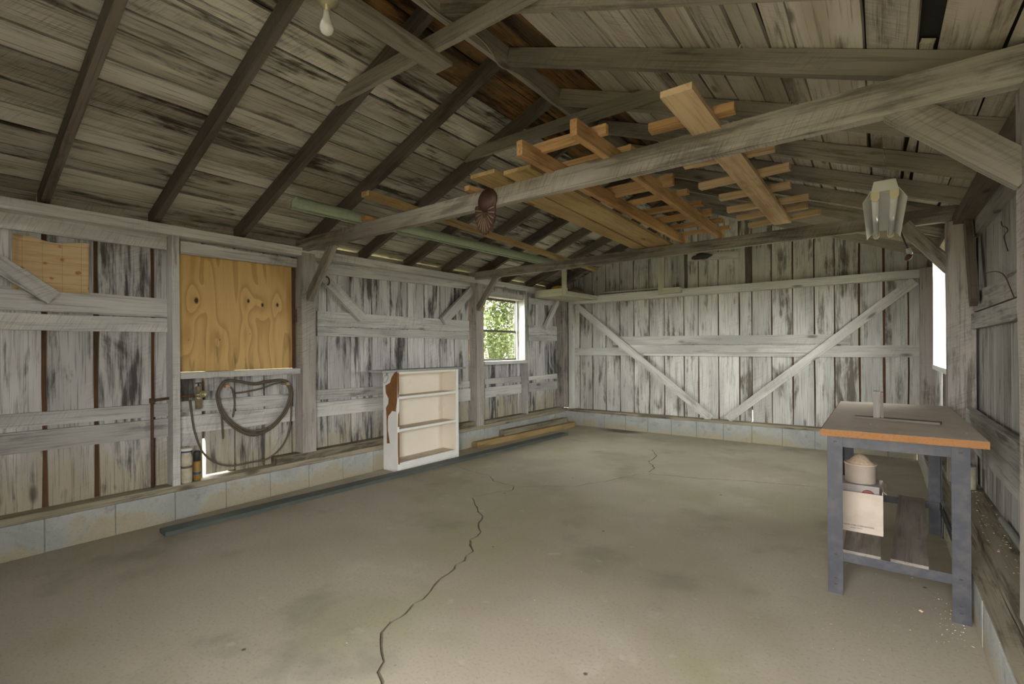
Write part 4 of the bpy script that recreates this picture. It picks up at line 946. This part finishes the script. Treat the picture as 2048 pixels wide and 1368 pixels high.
# wooden jig on the bench top
JG = empty('wooden_jig', (0.05, 3.85, tz), 'small wooden jig with upright block on a flat strip on the bench top', 'jig')
plank('base_strip', JG, M['pine_old'], (-0.13, 3.905, tz + 0.008), (0.29, 3.835, tz + 0.008), 0.07, 0.014, (0, 1, 0), 0.002, 4); JG.children[0].data.materials[0] = M['bench_shelf']
bx('upright_block', JG, M['post'], (-0.033, 0.0), (3.852, 3.90), (tz + 0.016, 1.118), 0.001, 2)
bx('upright_block', JG, M['bench_shelf'], (0.004, 0.018), (3.860, 3.92), (tz + 0.016, 1.112), 0.001, 2)

# ------------------------------------------------------------------ small things on the right
o = tube('plastic_pipe', None, M['pvc'], [(0.594, 2.9, 0.335), (0.594, 4.18, 0.335)], 0.018, 14); tag(o, 'grey plastic pipe lying on the right sill against the planks', 'pipe')
jr = empty('ledge_can', (0.50, 5.05, 0.316), 'stained white can standing on the right ledge behind the bench leg', 'can')
lathe('can_body', jr, M['jarwhite'], [(0.055, 0.0), (0.058, 0.004), (0.058, 0.15), (0.055, 0.154)], (0.525, 5.06, 0.316), 20)
lathe('can_lid', jr, M['pvc'], [(0.055, 0.154), (0.06, 0.155), (0.06, 0.168), (0.05, 0.17)], (0.525, 5.06, 0.316), 20)
wr = [PX(*p, 0.575) for p in ((1972, 546), (1990, 543), (2004, 547), (2012, 556), (2020, 575), (2029, 597))]
tag(tube('bent_wire', None, M['rust'], spline(wr, 4), 0.003, 5), 'thin rusty wire bent over the upper rail of the right wall', 'wire')
wr = [PX(*p, 0.605) for p in ((2002, 443), (2005, 452), (2013, 455), (2015, 462), (2008, 472), (2012, 490), (2016, 502))]
tag(tube('wire_hook', None, M['wire'], spline(wr, 4), 0.003, 5), 'small crooked wire hook hanging on the right wall planks', 'wire')

# wood shavings scattered below the bench and on the right ledge
def shavings():
    vs = []; fs = []
    def chip(x, y, z, s):
        a = R(0, 6.28); d = Vector((math.cos(a), math.sin(a), 0)) * s; e = Vector((-math.sin(a), math.cos(a), 0)) * s * R(0.25, 0.5); c = Vector((x, y, z)); k = len(vs)
        vs.extend([c - d - e, c + d - e, c + d + e + Vector((0, 0, s * 0.5)), c - d + e + Vector((0, 0, s * 0.4)), c + Vector((0, 0, s * 0.7))])
        fs.extend([(k, k + 1, k + 4), (k + 1, k + 2, k + 4), (k + 2, k + 3, k + 4), (k + 3, k, k + 4)])
    for i in range(150): chip(R(-0.3, 0.34), R(2.3, 4.6), 0.0005, R(0.0015, 0.0038))
    for i in range(60): chip(R(0.22, 0.35), R(3.0, 3.6), 0.0005, R(0.0015, 0.004))
    for i in range(60): chip(R(-0.25, 0.40), R(3.3, 5.0), tz + 0.0005, R(0.0015, 0.004))
    for i in range(90): chip(R(0.47, 0.61), R(3.2, 5.0), 0.3205, R(0.002, 0.006))
    for i in range(70): chip(R(-2.2, -0.3), R(1.2, 4.0), 0.0005, R(0.0015, 0.004))
    chip(*PZ(1842, 1223, 0.001), 0.012)
    o = mk('wood_shavings', vs, fs, M['sawdust']); tag(o, 'pale wood shavings scattered on the floor and around the workbench', 'shavings', kind='stuff')
shavings()

# ------------------------------------------------------------------ outdoors
gr = mk('ground', [(-60, -60, -0.13), (60, -60, -0.13), (60, 60, -0.13), (-60, 60, -0.13)], [(0, 1, 2, 3)], M['grass']); tag(gr, 'rough green grass around the building', 'ground', kind='structure')
def tree(x, y, h, lean, crown_r, z0, label, nl=12000, leaf=0.10):
    T_ = empty('leafy_tree', (x, y, -0.13), label, 'tree', 'trees outside the left window')
    top = Vector((x + lean[0], y + lean[1], h)); b = Vector((x, y, -0.13))
    pts = [b.lerp(top, t) + Vector((R(-.06, .06), R(-.06, .06), 0)) * (t > 0) for t in [i / 7 for i in range(8)]]
    rr = [0.13 * (1 - 0.75 * i / 7) for i in range(8)]
    tube('trunk', T_, M['bark'], pts, rr, 9)
    for k in range(6):
        i = R(0.35, 0.9); p = b.lerp(top, i); a = R(0, 6.28); L = R(0.7, 1.5)
        q = p + Vector((math.cos(a) * L, math.sin(a) * L, R(0.2, 0.8))); tube('branch', T_, M['bark'], [p, p.lerp(q, .5) + Vector((0, 0, .08)), q], [0.045, 0.03, 0.012], 6)
    vs = []; fs = []
    cl = []
    for k in range(60):
        t = R(0, 1); c = Vector((b.x + lean[0] * t, b.y + lean[1] * t, z0 + (h + 0.6 - z0) * t)); a = R(0, 6.28); r_ = crown_r * math.sqrt(R(0.05, 1))
        cl.append(c + Vector((math.cos(a) * r_, math.sin(a) * r_, R(-.2, .2))))
    for i in range(nl):
        c = random.choice(cl) + Vector((random.gauss(0, .26), random.gauss(0, .26), random.gauss(0, .22)))
        u = Vector((R(-1, 1), R(-1, 1), R(-1, .4))).normalized(); v = u.cross(Vector((R(-1, 1), R(-1, 1), R(-1, 1)))).normalized(); s = leaf * R(0.6, 1.2); k = len(vs)
        vs += [c, c + u * s * 0.5 + v * s * 0.32, c + u * s, c + u * s * 0.5 - v * s * 0.32]; fs.append((k, k + 1, k + 2, k + 3))
    f = mk('foliage', vs, fs, M['leaf'], T_); f['kind'] = 'stuff'
tree(-7.9, 9.55, 5.2, (-0.9, 0.3), 1.2, 1.2, 'pale leaning trunk tree nearest the left window, seen in its left panes')
tree(-8.8, 11.4, 5.8, (0.3, 0.2), 1.6, 0.9, 'bushy green tree filling the right half of the left window')
tree(-11.0, 12.6, 6.5, (0.2, -0.4), 2.0, 0.6, 'green tree standing behind the leaning trunk outside the left window')
tree(-11.5, 15.5, 7.0, (-0.3, 0.2), 2.2, 0.5, 'farthest green tree outside the left window')
